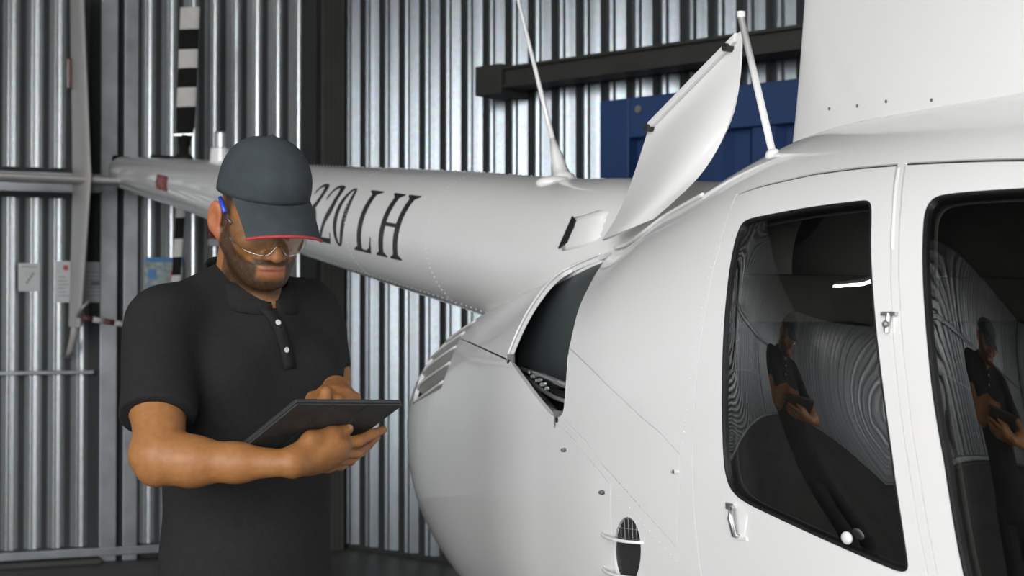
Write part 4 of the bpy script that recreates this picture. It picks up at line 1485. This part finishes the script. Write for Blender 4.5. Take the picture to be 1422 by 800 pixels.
class Field:
    def __init__(s):
        s.p = []

    def rc(s, a, b, ra, rb, k=0.02, cut=None):
        s.p.append(('c', np.asarray(a, float), np.asarray(b, float), ra, rb, k, cut))
        return s

    def chain(s, pts_, rad, k=0.02):
        for i in range(len(pts_) - 1):
            s.rc(pts_[i], pts_[i + 1], rad[i], rad[i + 1], k)
        return s

    def el(s, c, ax, r, k=0.02, sub=False):
        s.p.append(('s' if sub else 'e', np.asarray(c, float), np.asarray(ax, float), np.asarray(r, float), None, k, None))
        return s

    def plane(s, c, n, k=0.004):
        """keep only the side behind the plane"""
        s.p.append(('p', np.asarray(c, float), unit(n), None, None, k, None))
        return s

    @staticmethod
    def one(q, P):
        if q[0] == 'c':
            a, b, ra, rb = q[1], q[2], q[3], q[4]
            ba = b - a
            t = np.clip((P - a) @ ba / max(ba @ ba, 1e-12), 0, 1)
            d = np.linalg.norm(P - a - t[:, None] * ba, axis=1) - (ra + (rb - ra) * t)
            if q[6] is not None:
                d = np.maximum(d, (P - q[6][0]) @ q[6][1])
            return d
        if q[0] == 'p':
            return (P - q[1]) @ q[2]
        L = (P - q[1]) @ q[2].T
        k0 = np.linalg.norm(L / q[3], axis=1)
        k1 = np.linalg.norm(L / q[3] ** 2, axis=1)
        return k0 * (k0 - 1) / np.maximum(k1, 1e-9)

    def ev(s, P, sel=None):
        D = np.full(len(P), 1.0)
        for i, q in enumerate(s.p):
            if sel is not None and not sel[i]:
                continue
            d = s.one(q, P)
            k = q[5]
            if q[0] in 'ce':
                h = np.maximum(k - np.abs(D - d), 0) / k
                D = np.minimum(D, d) - h * h * k * 0.25
            else:
                e = d if q[0] == 'p' else -d
                h = np.maximum(k - np.abs(D - e), 0) / k
                D = np.maximum(D, e) + h * h * k * 0.25
        return D

    def mesh(s, res, lo, hi, B=12):
        lo, hi = np.asarray(lo, float), np.asarray(hi, float)
        nb = np.ceil((hi - lo) / (res * B)).astype(int)
        idx = np.stack(np.meshgrid(*[np.arange(n) for n in nb], indexing='ij'), -1).reshape(-1, 3)
        half = res * B / 2
        C = lo + idx * res * B + half
        Rd = half * 1.74
        per = np.stack([s.one(q, C) for q in s.p], 1)
        # cutting shapes always matter only near them; adding shapes only when close
        D = s.ev(C)
        act = np.abs(D) < Rd * 1.25 + 0.012
        idx, C, per = idx[act], C[act], per[act]
        g = np.stack(np.meshgrid(*[np.arange(B + 1)] * 3, indexing='ij'), -1).reshape(-1, 3)
        n3 = nb * B + 2
        cid, cpos, quads = [], [], []
        o8 = np.array([[i, j, k] for i in (0, 1) for j in (0, 1) for k in (0, 1)])
        e12 = [(a, b) for a in range(8) for b in range(a + 1, 8) if np.abs(o8[a] - o8[b]).sum() == 1]
        gid = lambda q: (q[..., 0] * n3[1] + q[..., 1]) * n3[2] + q[..., 2]
        for bi in range(len(idx)):
            base = idx[bi] * B
            P = lo + (base + g) * res
            sel = per[bi] < Rd * 1.5 + 0.05
            v = s.ev(P, sel).reshape(B + 1, B + 1, B + 1)
            sg_ = v < 0
            if sg_.all() or not sg_.any():
                continue
            c8 = np.stack([v[i:B + i, j:B + j, k:B + k] for i, j, k in o8], -1)
            neg = (c8 < 0).sum(-1)
            cells = np.argwhere((neg > 0) & (neg < 8))
            if len(cells) == 0:
                continue
            val = c8[cells[:, 0], cells[:, 1], cells[:, 2]]
            acc = np.zeros((len(cells), 3))
            cnt = np.zeros(len(cells))
            for a, b in e12:
                va, vb = val[:, a], val[:, b]
                m = (va < 0) != (vb < 0)
                t = np.where(m, va / np.where(m, va - vb, 1), 0)
                acc += np.where(m[:, None], o8[a] + (o8[b] - o8[a]) * t[:, None], 0)
                cnt += m
            cid.append(gid(cells + base))
            cpos.append(lo + (base + cells + acc / cnt[:, None]) * res)
            for ax in range(3):
                sl0 = [slice(0, B)] * 3
                sl1 = [slice(0, B)] * 3
                sl1[ax] = slice(1, B + 1)
                A0, A1 = sg_[tuple(sl0)], sg_[tuple(sl1)]
                E = np.argwhere(A0 != A1)
                if len(E) == 0:
                    continue
                e1, e2 = np.zeros(3, int), np.zeros(3, int)
                e1[(ax + 1) % 3], e2[(ax + 2) % 3] = 1, 1
                p = E + base
                q = np.stack([gid(p), gid(p - e1), gid(p - e1 - e2), gid(p - e2)], 1)
                fl_ = A0[E[:, 0], E[:, 1], E[:, 2]]
                q[~fl_] = q[~fl_][:, ::-1]
                quads.append(q)
        cid, cpos, quads = np.concatenate(cid), np.concatenate(cpos), np.concatenate(quads)
        o = np.argsort(cid)
        cid, cpos = cid[o], cpos[o]
        k = np.clip(np.searchsorted(cid, quads), 0, len(cid) - 1)
        ok = (cid[k] == quads).all(1)
        return cpos, k[ok]


def relax(V, Q, it=1, lam=0.5):
    E = np.concatenate([Q[:, [0, 1]], Q[:, [1, 2]], Q[:, [2, 3]], Q[:, [3, 0]]])
    E = np.concatenate([E, E[:, ::-1]])
    n = np.bincount(E[:, 0], minlength=len(V))[:, None]
    for _ in range(it):
        A = np.stack([np.bincount(E[:, 0], V[E[:, 1], c], len(V)) for c in range(3)], 1) / np.maximum(n, 1)
        V = V + lam * (A - V)
    return V


def sstep(x, a, b):
    t = np.clip((x - a) / (b - a), 0, 1)
    return t * t * (3 - 2 * t)


PC = np.array([-0.510, 2.74])
PF = unit([0.64, -0.77])                  # where the chest faces
PR = np.array([PF[1], -PF[0]])             # his right
PF3, PR3 = np.array([*PF, 0]), np.array([*PR, 0])
PAX = np.array([PR3, PF3, UPZ])


def tor(r, f, z):
    p = PC + PR * r + PF * f
    return np.array([p[0], p[1], z])


# head frame: a to his right, b out of the face, c up
YAW, NOD, ROLL = math.radians(28), math.radians(25), math.radians(0)
HG = np.array([math.sin(YAW) * math.cos(NOD), -math.cos(YAW) * math.cos(NOD), -math.sin(NOD)])
HU = np.array([math.sin(YAW) * math.sin(NOD), -math.cos(YAW) * math.sin(NOD), math.cos(NOD)])
HR = np.array([-math.cos(YAW), -math.sin(YAW), 0])
HU, HR = HU * math.cos(ROLL) - HR * math.sin(ROLL), HR * math.cos(ROLL) + HU * math.sin(ROLL)
HC = at(362, 302, 2.66)
HAX = np.array([HR, HG, HU])


def hp(a, b, c):
    return HC + HR * a + HG * b + HU * c


# joints
shR, elR, wrR = at(224, 446, 2.62), at(214, 642, 2.44), at(400, 643, 2.435)
shL, elL, wrL = at(424, 432, 2.86), at(466, 600, 2.80), at(466, 540, 2.625)

bf = Field()
# trunk and legs under the clothes
bf.rc(tor(0, 0, 1.40), tor(0, 0, 1.02), 0.095, 0.08, 0.05)
bf.rc(tor(0.12, -0.01, 1.45), tor(-0.12, -0.01, 1.45), 0.055, 0.055, 0.05)
for sgn in (1, -1):
    bf.chain([tor(0.07 * sgn, 0, 0.92), tor(0.10 * sgn, 0.01, 0.52), tor(0.11 * sgn, -0.02, 0.09)], [0.06, 0.05, 0.04], 0.04)
    bf.rc(tor(0.11 * sgn, -0.03, 0.05), tor(0.13 * sgn, 0.12, 0.035), 0.035, 0.025, 0.03)
# neck
bf.rc(tor(0, -0.015, 1.50), hp(0, -0.035, -0.02), 0.063, 0.058, 0.04)
bf.rc(hp(0, 0.02, -0.10), tor(0, 0.06, 1.50), 0.035, 0.04, 0.04)
# right arm
bf.chain([shR, shR + (elR - shR) * 0.55, elR + np.array([0.01, 0, 0.015])], [0.052, 0.050, 0.042], 0.03)
bf.rc(elR + np.array([-0.012, 0, 0.012]), elR + np.array([0.0, 0, -0.012]), 0.030, 0.028, 0.025)
fo = wrR - elR
bf.chain([elR + np.array([0.02, -0.002, 0.006]), elR + fo * 0.28 + UPZ * 0.002, elR + fo * 0.62, wrR], [0.040, 0.041, 0.031, 0.0225], 0.022)
# left arm
bf.chain([shL, shL + (elL - shL) * 0.55, elL], [0.055, 0.047, 0.042], 0.04)
fo = wrL - elL
bf.chain([elL, elL + fo * 0.3, elL + fo * 0.65, wrL], [0.042, 0.042, 0.032, 0.023], 0.035)

# right hand under the tablet
mR = [at(463, 616, 2.487), at(468, 629, 2.50), at(464, 640, 2.52), at(455, 648, 2.545)]
for i, m_ in enumerate(mR):
    bf.rc(wrR + (m_ - wrR) * 0.12, m_, 0.019, (0.0135, 0.0135, 0.013, 0.012)[i], 0.016)
bf.el((wrR + mR[0] + mR[1] + mR[2]) / 4 + (mR[1] - wrR) * 0.05, np.array([unit(mR[1] - wrR), unit(np.cross(mR[1] - wrR, mR[3] - mR[0])), unit(mR[3] - mR[0])]), (0.045, 0.016, 0.032), 0.02)
bf.chain([wrR + (mR[0] - wrR) * 0.10 + UPZ * 0.004, at(432, 611, 2.462), at(461, 601.5, 2.487), at(484, 596, 2.512)], [0.018, 0.0155, 0.0115, 0.0092], 0.010)
fing = [
    [mR[0], at(497, 613, 2.525), at(517, 603, 2.555), at(532, 597, 2.585)],
    [mR[1], at(494, 629, 2.545), at(511, 617, 2.585), at(523, 607, 2.615)],
    [mR[2], at(486, 639, 2.565), at(502, 627, 2.605), at(513, 617, 2.635)],
    [mR[3], at(473, 647, 2.585), at(487, 637, 2.62), at(497, 629, 2.645)]]
for f_, r0 in zip(fing, (0.0118, 0.0118, 0.0112, 0.0102)):
    bf.chain(f_, [r0, r0 * 0.86, r0 * 0.76, r0 * 0.66], 0.006)
# left hand tapping the screen
mL = [at(449, 546.5, 2.545), at(465, 545, 2.54), at(480, 548, 2.55), at(492, 553.5, 2.568)]
for i, m_ in enumerate(mL):
    bf.rc(wrL + (m_ - wrL) * 0.15, m_, 0.018, (0.0125, 0.0125, 0.012, 0.011)[i], 0.014)
tipI = tp(0.50, 0.36, 0.017)
pipI = (mL[0] * 0.35 + tipI * 0.65) + UPZ * 0.022
bf.chain([mL[0], pipI, tipI], [0.0115, 0.0095, 0.0072], 0.006)
for i, (m_, L_) in enumerate(zip(mL[1:], (0.040, 0.037, 0.030))):
    dirf = unit(np.array([-0.25, -0.95, -0.25]))
    p1_ = m_ + dirf * L_
    p2_ = p1_ + unit(np.array([0.1, 0.55, -0.8])) * 0.024
    bf.chain([m_, p1_, p2_], [0.0115, 0.0097, 0.0085], 0.006)
bf.chain([wrL + (mL[0] - wrL) * 0.35 + np.array([-0.012, -0.005, -0.006]), mL[0] + np.array([-0.020, 0.015, -0.010]), tipI + np.array([-0.018, 0.02, 0.012])], [0.014, 0.0118, 0.009], 0.010)

# head
bf.el(hp(0, -0.008, 0.052), HAX, (0.073, 0.098, 0.088), 0.03)
bf.el(hp(0, 0.038, -0.022), HAX, (0.061, 0.056, 0.084), 0.03)
for sgn in (1, -1):
    bf.rc(hp(0.056 * sgn, 0.005, -0.045), hp(0.024 * sgn, 0.074, -0.088), 0.018, 0.018, 0.03)
    bf.el(hp(0.040 * sgn, 0.066, -0.020), HAX, (0.024, 0.024, 0.022), 0.02)
    bf.el(hp(0.033 * sgn, 0.088, 0.024), HAX, (0.024, 0.012, 0.010), 0.012)
bf.el(hp(0, 0.085, -0.092), HAX, (0.022, 0.017, 0.017), 0.02)
bf.el(hp(0, 0.083, -0.063), HAX, (0.034, 0.018, 0.030), 0.02)
for sgn in (1, -1):
    bf.el(hp(0.033 * sgn, 0.106, 0.004), HAX, (0.019, 0.016, 0.012), 0.012, True)
    bf.el(hp(0.032 * sgn, 0.080, 0.002), HAX, (0.0145, 0.0135, 0.0125), 0.004)
bf.chain([hp(0, 0.094, 0.012), hp(0, 0.106, -0.012), hp(0, 0.1175, -0.031)], [0.0075, 0.0085, 0.0115], 0.012)
for sgn in (1, -1):
    bf.el(hp(0.0135 * sgn, 0.104, -0.035), HAX, (0.0085, 0.011, 0.008), 0.006)
bf.el(hp(0, 0.099, -0.0605), HAX, (0.023, 0.0085, 0.0052), 0.004)
bf.el(hp(0, 0.0975, -0.0715), HAX, (0.020, 0.0085, 0.0058), 0.004)
bf.el(hp(0, 0.108, -0.0660), HAX, (0.022, 0.006, 0.0012), 0.003, True)
# ears
for sgn in (1, -1):
    ea = np.array([unit(HR * sgn * 0.90 + HG * 0.43), unit(HG * 0.90 - HR * sgn * 0.43), HU])
    bf.el(hp(0.082 * sgn, -0.016, -0.008), ea, (0.008, 0.020, 0.033), 0.006)
    bf.el(hp(0.075 * sgn, -0.005, -0.034), ea, (0.008, 0.011, 0.013), 0.006)
    bf.el(hp(0.0885 * sgn, -0.0085, -0.006), ea, (0.007, 0.0115, 0.020), 0.005, True)

V, Q = bf.mesh(0.0027, (-0.86, 2.33, -0.01), (-0.10, 3.02, 1.86))
V = relax(V, Q, 2, 0.45)

person = thing('person', (PC[0], PC[1], 0), 'man in black polo shirt, grey cap and safety glasses looking down at tablet', 'person')

skin = bpy.data.materials.new('warm_skin')
skin.use_nodes = True
nt = skin.node_tree
pb = nt.nodes['Principled BSDF']
at_ = nt.nodes.new('ShaderNodeAttribute')
at_.attribute_name = 'skin_tone'
nz = nt.nodes.new('ShaderNodeTexNoise')
nz.inputs['Scale'].default_value = 90
nz.inputs['Detail'].default_value = 5
tcn = nt.nodes.new('ShaderNodeTexCoord')
nt.links.new(tcn.outputs['Object'], nz.inputs['Vector'])
mxn = nt.nodes.new('ShaderNodeMixRGB')
mxn.blend_type = 'SOFT_LIGHT'
mxn.inputs[0].default_value = 0.35
nt.links.new(at_.outputs['Color'], mxn.inputs[1])
nt.links.new(nz.outputs['Fac'], mxn.inputs[2])
nt.links.new(mxn.outputs[0], pb.inputs['Base Color'])
pb.inputs['Roughness'].default_value = 0.52
pb.inputs['Specular IOR Level'].default_value = 0.4
bpn = nt.nodes.new('ShaderNodeBump')
bpn.inputs['Strength'].default_value = 0.12
bpn.inputs['Distance'].default_value = 0.004
nt.links.new(nz.outputs['Fac'], bpn.inputs['Height'])
nt.links.new(bpn.outputs['Normal'], pb.inputs['Normal'])

man = build('body', V, Q, skin, person, True)


def pnoise(P, f, seed=0):
    r = np.random.default_rng(seed)
    o = np.zeros(len(P))
    for _ in range(10):
        k = r.normal(size=3)
        k *= f * r.uniform(0.6, 1.5) / np.linalg.norm(k)
        o += np.sin(P @ k + r.uniform(0, 6.28))
    return o / 4.0


L = (V - HC) @ HAX.T
a_, b_, c_ = np.abs(L[:, 0]), L[:, 1], L[:, 2]
SK = np.array([0.29, 0.122, 0.039])
col = np.tile(SK, (len(V), 1))
inhead = (np.linalg.norm(L, axis=1) < 0.19)
nzv = pnoise(L, 900, 1) * 0.5 + pnoise(L, 1800, 2) * 0.5


def blend(mask, c):
    global col
    m = np.clip(mask, 0, 1)[:, None] * inhead[:, None]
    col = col * (1 - m) + np.array(c) * m


# ruddier ears and nose, lips
blend(sstep(a_, 0.071, 0.078) * (b_ < 0.02) * (c_ < 0.045) * 0.7, (0.40, 0.125, 0.06))
blend(sstep(b_, 0.108, 0.122) * 0.3, (0.36, 0.135, 0.065))
blend((1 - sstep(np.hypot(a_ / 0.025, (c_ + 0.066) / 0.012), 0.85, 1.1)) * (b_ > 0.085) * 0.75, (0.27, 0.09, 0.06))
# beard, moustache, sideburns
line = 0.012 - (b_ - 0.005) * 0.72
cheek = sstep(line - c_, 0.0, 0.02) * sstep(b_, -0.012, 0.008) * sstep(a_, 0.024, 0.038)
chin = sstep(-0.079 - c_, 0.0, 0.008) * (b_ > 0.02)
must = sstep(c_, -0.0575, -0.0545) * (1 - sstep(c_, -0.047, -0.041)) * sstep(b_, 0.07, 0.08) * (1 - sstep(a_, 0.030, 0.040))
corner = sstep(a_, 0.024, 0.030) * (1 - sstep(c_, -0.056, -0.048)) * (b_ > 0.03)
under = (b_ > -0.01) * sstep(-0.07 - c_, 0, 0.015)
lip = (1 - sstep(np.hypot(a_ / 0.025, (c_ + 0.066) / 0.0115), 0.9, 1.1)) * (b_ > 0.085)
side = sstep(b_, -0.004, 0.004) * (1 - sstep(b_, 0.020, 0.032)) * (c_ < 0.06) * (c_ > -0.05) * sstep(a_, 0.05, 0.062)
beard = np.maximum.reduce([cheek, chin, must, corner, under * 0.8, side * 0.85]) * (1 - lip) * (1 - sstep(-c_, 0.118, 0.15)) * (1 - sstep(a_, 0.074, 0.078))
blend(beard * np.clip(0.88 + 0.16 * nzv, 0.5, 0.98), (0.018, 0.012, 0.008))
# cropped hair above and behind the ears
hair = sstep(c_, 0.012, 0.05) * (1 - sstep(b_, 0.03, 0.05)) + sstep(-b_, 0.02, 0.06) * sstep(c_, -0.06, 0.0)
hair = np.clip(hair, 0, 1) * (1 - sstep(a_, 0.075, 0.079) * (c_ < 0.04))
blend(hair * np.clip(0.72 + 0.3 * nzv, 0.2, 0.95), (0.022, 0.015, 0.010))
# eyebrows
brow = (1 - sstep(np.hypot((a_ - 0.033) / 0.024, (c_ - 0.028) / 0.006), 0.8, 1.1)) * (b_ > 0.06)
blend(brow * 0.85, (0.03, 0.02, 0.014))
# redder knuckles
for m_ in mR + mL:
    d_ = np.linalg.norm(V - m_, axis=1)
    col = col + (1 - sstep(d_, 0.008, 0.022))[:, None] * (np.array([0.34, 0.125, 0.06]) - SK) * 0.6
ca = man.data.attributes.new('skin_tone', 'FLOAT_COLOR', 'POINT')
ca.data.foreach_set('color', np.concatenate([col, np.ones((len(col), 1))], 1).astype(np.float32).ravel())
# thumbnail
tdir = unit(at(484, 596, 2.512) - at(461, 601.5, 2.487))
tnrm = unit(np.array([0.05, -0.85, 0.52]))
tnrm = unit(tnrm - tdir * (tnrm @ tdir))
MB().ball(at(484, 596, 2.512) + tnrm * 0.0066 - tdir * 0.001, 1.0, 12, 6, np.array([tdir * 0.0075, np.cross(tdir, tnrm) * 0.0058, tnrm * 0.0028])).make('thumbnail', M['nail'], person, smooth=True)

# ---- polo shirt
sf = Field()
sf.el(tor(0, 0.005, 1.30), PAX, (0.172, 0.122, 0.24), 0.05)
sf.el(tor(0, 0.005, 1.10), PAX, (0.160, 0.114, 0.26), 0.06)
sf.el(tor(0, 0.0, 0.95), PAX, (0.163, 0.116, 0.34), 0.06)
sf.rc(tor(0.13, -0.012, 1.462), tor(-0.13, -0.012, 1.462), 0.068, 0.068, 0.06)
for sgn in (1, -1):
    sf.rc(tor(0.035 * sgn, -0.015, 1.535), tor(0.15 * sgn, -0.012, 1.475), 0.055, 0.055, 0.05)
    sf.el(tor(0.075 * sgn, 0.075, 1.36), PAX, (0.085, 0.055, 0.085), 0.05)
for (a, b, fr, ro, r1) in ((shR, elR, 0.70, 0.069, 0.068), (shL, elL, 0.52, 0.064, 0.058)):
    hem = a + (b - a) * fr
    dn_ = unit(unit(b - a) + np.array([0.0, 0, 0.0]))
    sf.rc(a, a + (b - a) * (fr + 0.12), ro, r1, 0.035, (hem, dn_))
sf.rc(tor(0, 0.035, 1.50), tor(0, 0.06, 1.46), 0.05, 0.055, 0.04)
sf.plane(tor(0, 0, 0.885), (0, 0, -1))
SV, SQ = sf.mesh(0.0055, (-0.88, 2.40, 0.85), (-0.16, 3.05, 1.66))
SV = relax(SV, SQ, 3, 0.5)


def vnormals(V, Q):
    n = np.cross(V[Q[:, 2]] - V[Q[:, 0]], V[Q[:, 3]] - V[Q[:, 1]])
    N = np.stack([np.bincount(Q.ravel(), np.repeat(n[:, c], 4), len(V)) for c in range(3)], 1)
    return N / np.maximum(np.linalg.norm(N, axis=1, keepdims=True), 1e-12)


SN = vnormals(SV, SQ)
rel = SV - tor(0, 0, 1.2)
fold = 0.0028 * pnoise(rel * [1, 1, 0.45], 26, 5) + 0.0022 * np.sin((rel @ PAX.T)[:, 2] * 34 + (rel @ PAX.T)[:, 0] * 18 + 2 * pnoise(rel, 7, 3))
SV = SV + SN * fold[:, None]
shirt = build('polo_shirt', SV, SQ, M['shirt'], person, True)
bvh_s = BVHTree.FromPolygons([tuple(v) for v in SV], [tuple(int(i) for i in q) for q in SQ])

# collar
rowsC = []
for i in range(44):
    th_ = math.radians(3) + math.radians(354) * i / 43          # from the front, round the back
    cx, cy = math.sin(th_), math.cos(th_)
    fr = (1 - cy) / 2                                            # 0 front, 1 back
    r_ = []
    for j, (rad, dz) in enumerate(((0.071, 0.0), (0.070, 0.018), (0.071, 0.036), (0.076, 0.040), (0.083, 0.028), (0.091, 0.006), (0.097, -0.014))):
        r_.append(tor(rad * cx, -0.012 + 0.022 * (1 - fr) + rad * cy * 1.02, 1.530 + 0.030 * fr - 0.028 * (1 - fr) + dz * (0.9 + 0.25 * fr)))
    rowsC.append(r_)
col_o = MB().sheet(np.array(rowsC), 0.003).make('shirt_collar', M['shirt'], person, smooth=True)

# placket and buttons
pl = poly_interp([(347, 404), (362, 424), (384, 450), (396, 486), (401, 512)], 16)
Lp_, Rp_ = [], []
for i in range(16):
    for dx, out in ((-8, Lp_), (8, Rp_)):
        h = hit(bvh_s, pl[i, 0] + dx, pl[i, 1] - dx * 0.12)
        out.append(h[0] + h[1] * 0.0025)
MB().sheet(np.array([Lp_, Rp_]), 0.003).make('placket', M['shirt'], person, smooth=True)
for (x, y) in ((363, 425), (385, 449), (396, 486)):
    p, n = hit(bvh_s, x, y)
    bt = MB().tube([p + n * 0.002, p + n * 0.0052, p + n * 0.006], [0.0055, 0.0055, 0.0046], 14).make('button', M['button'], person)

# ---- trousers and shoes
tf_ = Field()
tf_.el(tor(0, 0, 0.93), PAX, (0.152, 0.106, 0.13), 0.05)
for sgn in (1, -1):
    tf_.chain([tor(0.088 * sgn, 0, 0.90), tor(0.102 * sgn, 0.012, 0.50), tor(0.112 * sgn, -0.015, 0.075)], [0.095, 0.078, 0.070], 0.03)
tf_.plane(tor(0, 0, 0.03), (0, 0, -1))
TV, TQ = tf_.mesh(0.009, (-0.86, 2.40, 0.0), (-0.18, 3.05, 1.10))
TV = relax(TV, TQ, 2)
build('trousers', TV, TQ, M['trouser'], person, True)
for sgn in (1, -1):
    hf = Field()
    hf.rc(tor(0.112 * sgn, -0.045, 0.055), tor(0.125 * sgn, 0.06, 0.045), 0.046, 0.044, 0.03)
    hf.rc(tor(0.125 * sgn, 0.06, 0.045), tor(0.135 * sgn, 0.165, 0.032), 0.044, 0.034, 0.03)
    hf.rc(tor(0.112 * sgn, -0.03, 0.06), tor(0.112 * sgn, -0.02, 0.12), 0.045, 0.045, 0.03)
    hf.plane(tor(0, 0, 0.002), (0, 0, -1))
    FV, FQ = hf.mesh(0.006, tor(0.12 * sgn, 0.05, 0) - [0.25, 0.25, 0.02], tor(0.12 * sgn, 0.05, 0) + [0.25, 0.25, 0.2])
    build('shoe', relax(FV, FQ, 1), FQ, M['shoe'], person, True)

# ---- cap
CB = (0.0, -0.006, 0.040)                                        # centre of the cap's rim
rowsK = []
NA = 72
for j in range(17):
    t = math.sin(math.pi / 2 * j / 16)
    rr = (1 - t ** 2.5) ** (1 / 2.2)
    row = []
    for i in range(NA):
        th_ = 2 * math.pi * i / NA
        x, y = math.sin(th_), math.cos(th_)                      # y to the front
        base = 0.046 + 0.016 * y                                 # rim higher at the front
        top = 0.157 + 0.006 * y
        bulge = 1.0 + 0.05 * max(y, 0) * math.sin(math.pi * t)
        seam = 1 - 0.010 * math.exp(-((abs((th_ / (math.pi / 3)) % 1 - 0.5) - 0.5) / 0.035) ** 2) * (t > 0.02)
        row.append(hp(CB[0] + 0.0845 * x * rr * bulge * seam, CB[1] + (0.108 if y > 0 else 0.104) * y * rr * bulge * seam, base + (top - base) * t))
    rowsK.append(row)
cap = MB().grid(np.array(rowsK), closed_v=True)
cap = cap.make('cap', M['cap'], person, smooth=True, label='slate grey baseball cap with red-edged brim')
sd = cap.modifiers.new('thick', 'SOLIDIFY')
sd.thickness = 0.002
MB().ball(hp(0, -0.006, 0.1565), 1.0, 10, 6, np.array([HR * 0.007, HG * 0.007, HU * 0.003])).make('cap_button', M['cap'], cap, smooth=True)
rowsB, edge = [], []
for i in range(37):
    ph = math.radians(-62 + 124 * i / 36)
    x0, y0 = math.sin(ph), math.cos(ph)
    st_ = np.array([0.0845 * x0, CB[1] + 0.108 * y0, 0.047 + 0.016 * y0])
    fy = 0.182 - 0.040 * (st_[0] / 0.075) ** 2
    row = []
    for j in range(10):
        w = j / 9
        x = st_[0] * (1 - 0.06 * w)
        y = st_[1] + (fy - st_[1]) * w
        z = st_[2] - 0.016 * w - 0.010 * w * w - 3.0 * (x ** 2) * w
        row.append(hp(x, y, z))
    rowsB.append(row)
    edge.append(row[-1])
brim = MB().sheet(np.array(rowsB), 0.0035).make('cap_brim', M['cap'], cap, smooth=True)
autosmooth(brim, 50)
MB().tube([e - HU * 0.001 for e in edge], 0.0028, 8).make('brim_piping', M['cap_red'], cap, smooth=True)

# ---- safety glasses
rowsG = []
for i in range(41):
    u = -1 + 2 * i / 40
    x = 0.073 * math.sin(u * 1.25) / math.sin(1.25)
    y = 0.060 + 0.060 * (math.cos(u * 1.25) - math.cos(1.25)) / (1 - math.cos(1.25))
    nose = math.exp(-(u / 0.13) ** 2)
    lo_ = -0.030 + 0.022 * nose + 0.012 * abs(u) ** 3
    hi_ = 0.022
    rowsG.append([hp(x, y + 0.004 * math.sin(math.pi * j / 9), lo_ + (hi_ - lo_) * j / 9) for j in range(10)])
gl = MB().sheet(np.array(rowsG), 0.0018).make('safety_glasses', M['lens'], person, smooth=True, label='clear wraparound safety glasses with blue temple arms')
autosmooth(gl, 50)
MB().tube([r[0] for r in rowsG], 0.0011, 6).make('lens_edge', M['lens_edge'], gl, smooth=True)
for sgn in (1, -1):
    MB().tube([hp(0.074 * sgn, 0.060, 0.010), hp(0.0775 * sgn, 0.035, 0.015), hp(0.0775 * sgn, 0.010, 0.022)], [0.0035, 0.0038, 0.004], 8).make('clear_arm', M['lens'], gl, smooth=True)
    MB().tube([hp(0.0775 * sgn, 0.026, 0.018), hp(0.0785 * sgn, 0.005, 0.026), hp(0.0785 * sgn, -0.012, 0.032)], [0.0042, 0.0048, 0.004], 8).make('temple_arm', M['blue_plastic'], gl, smooth=True)
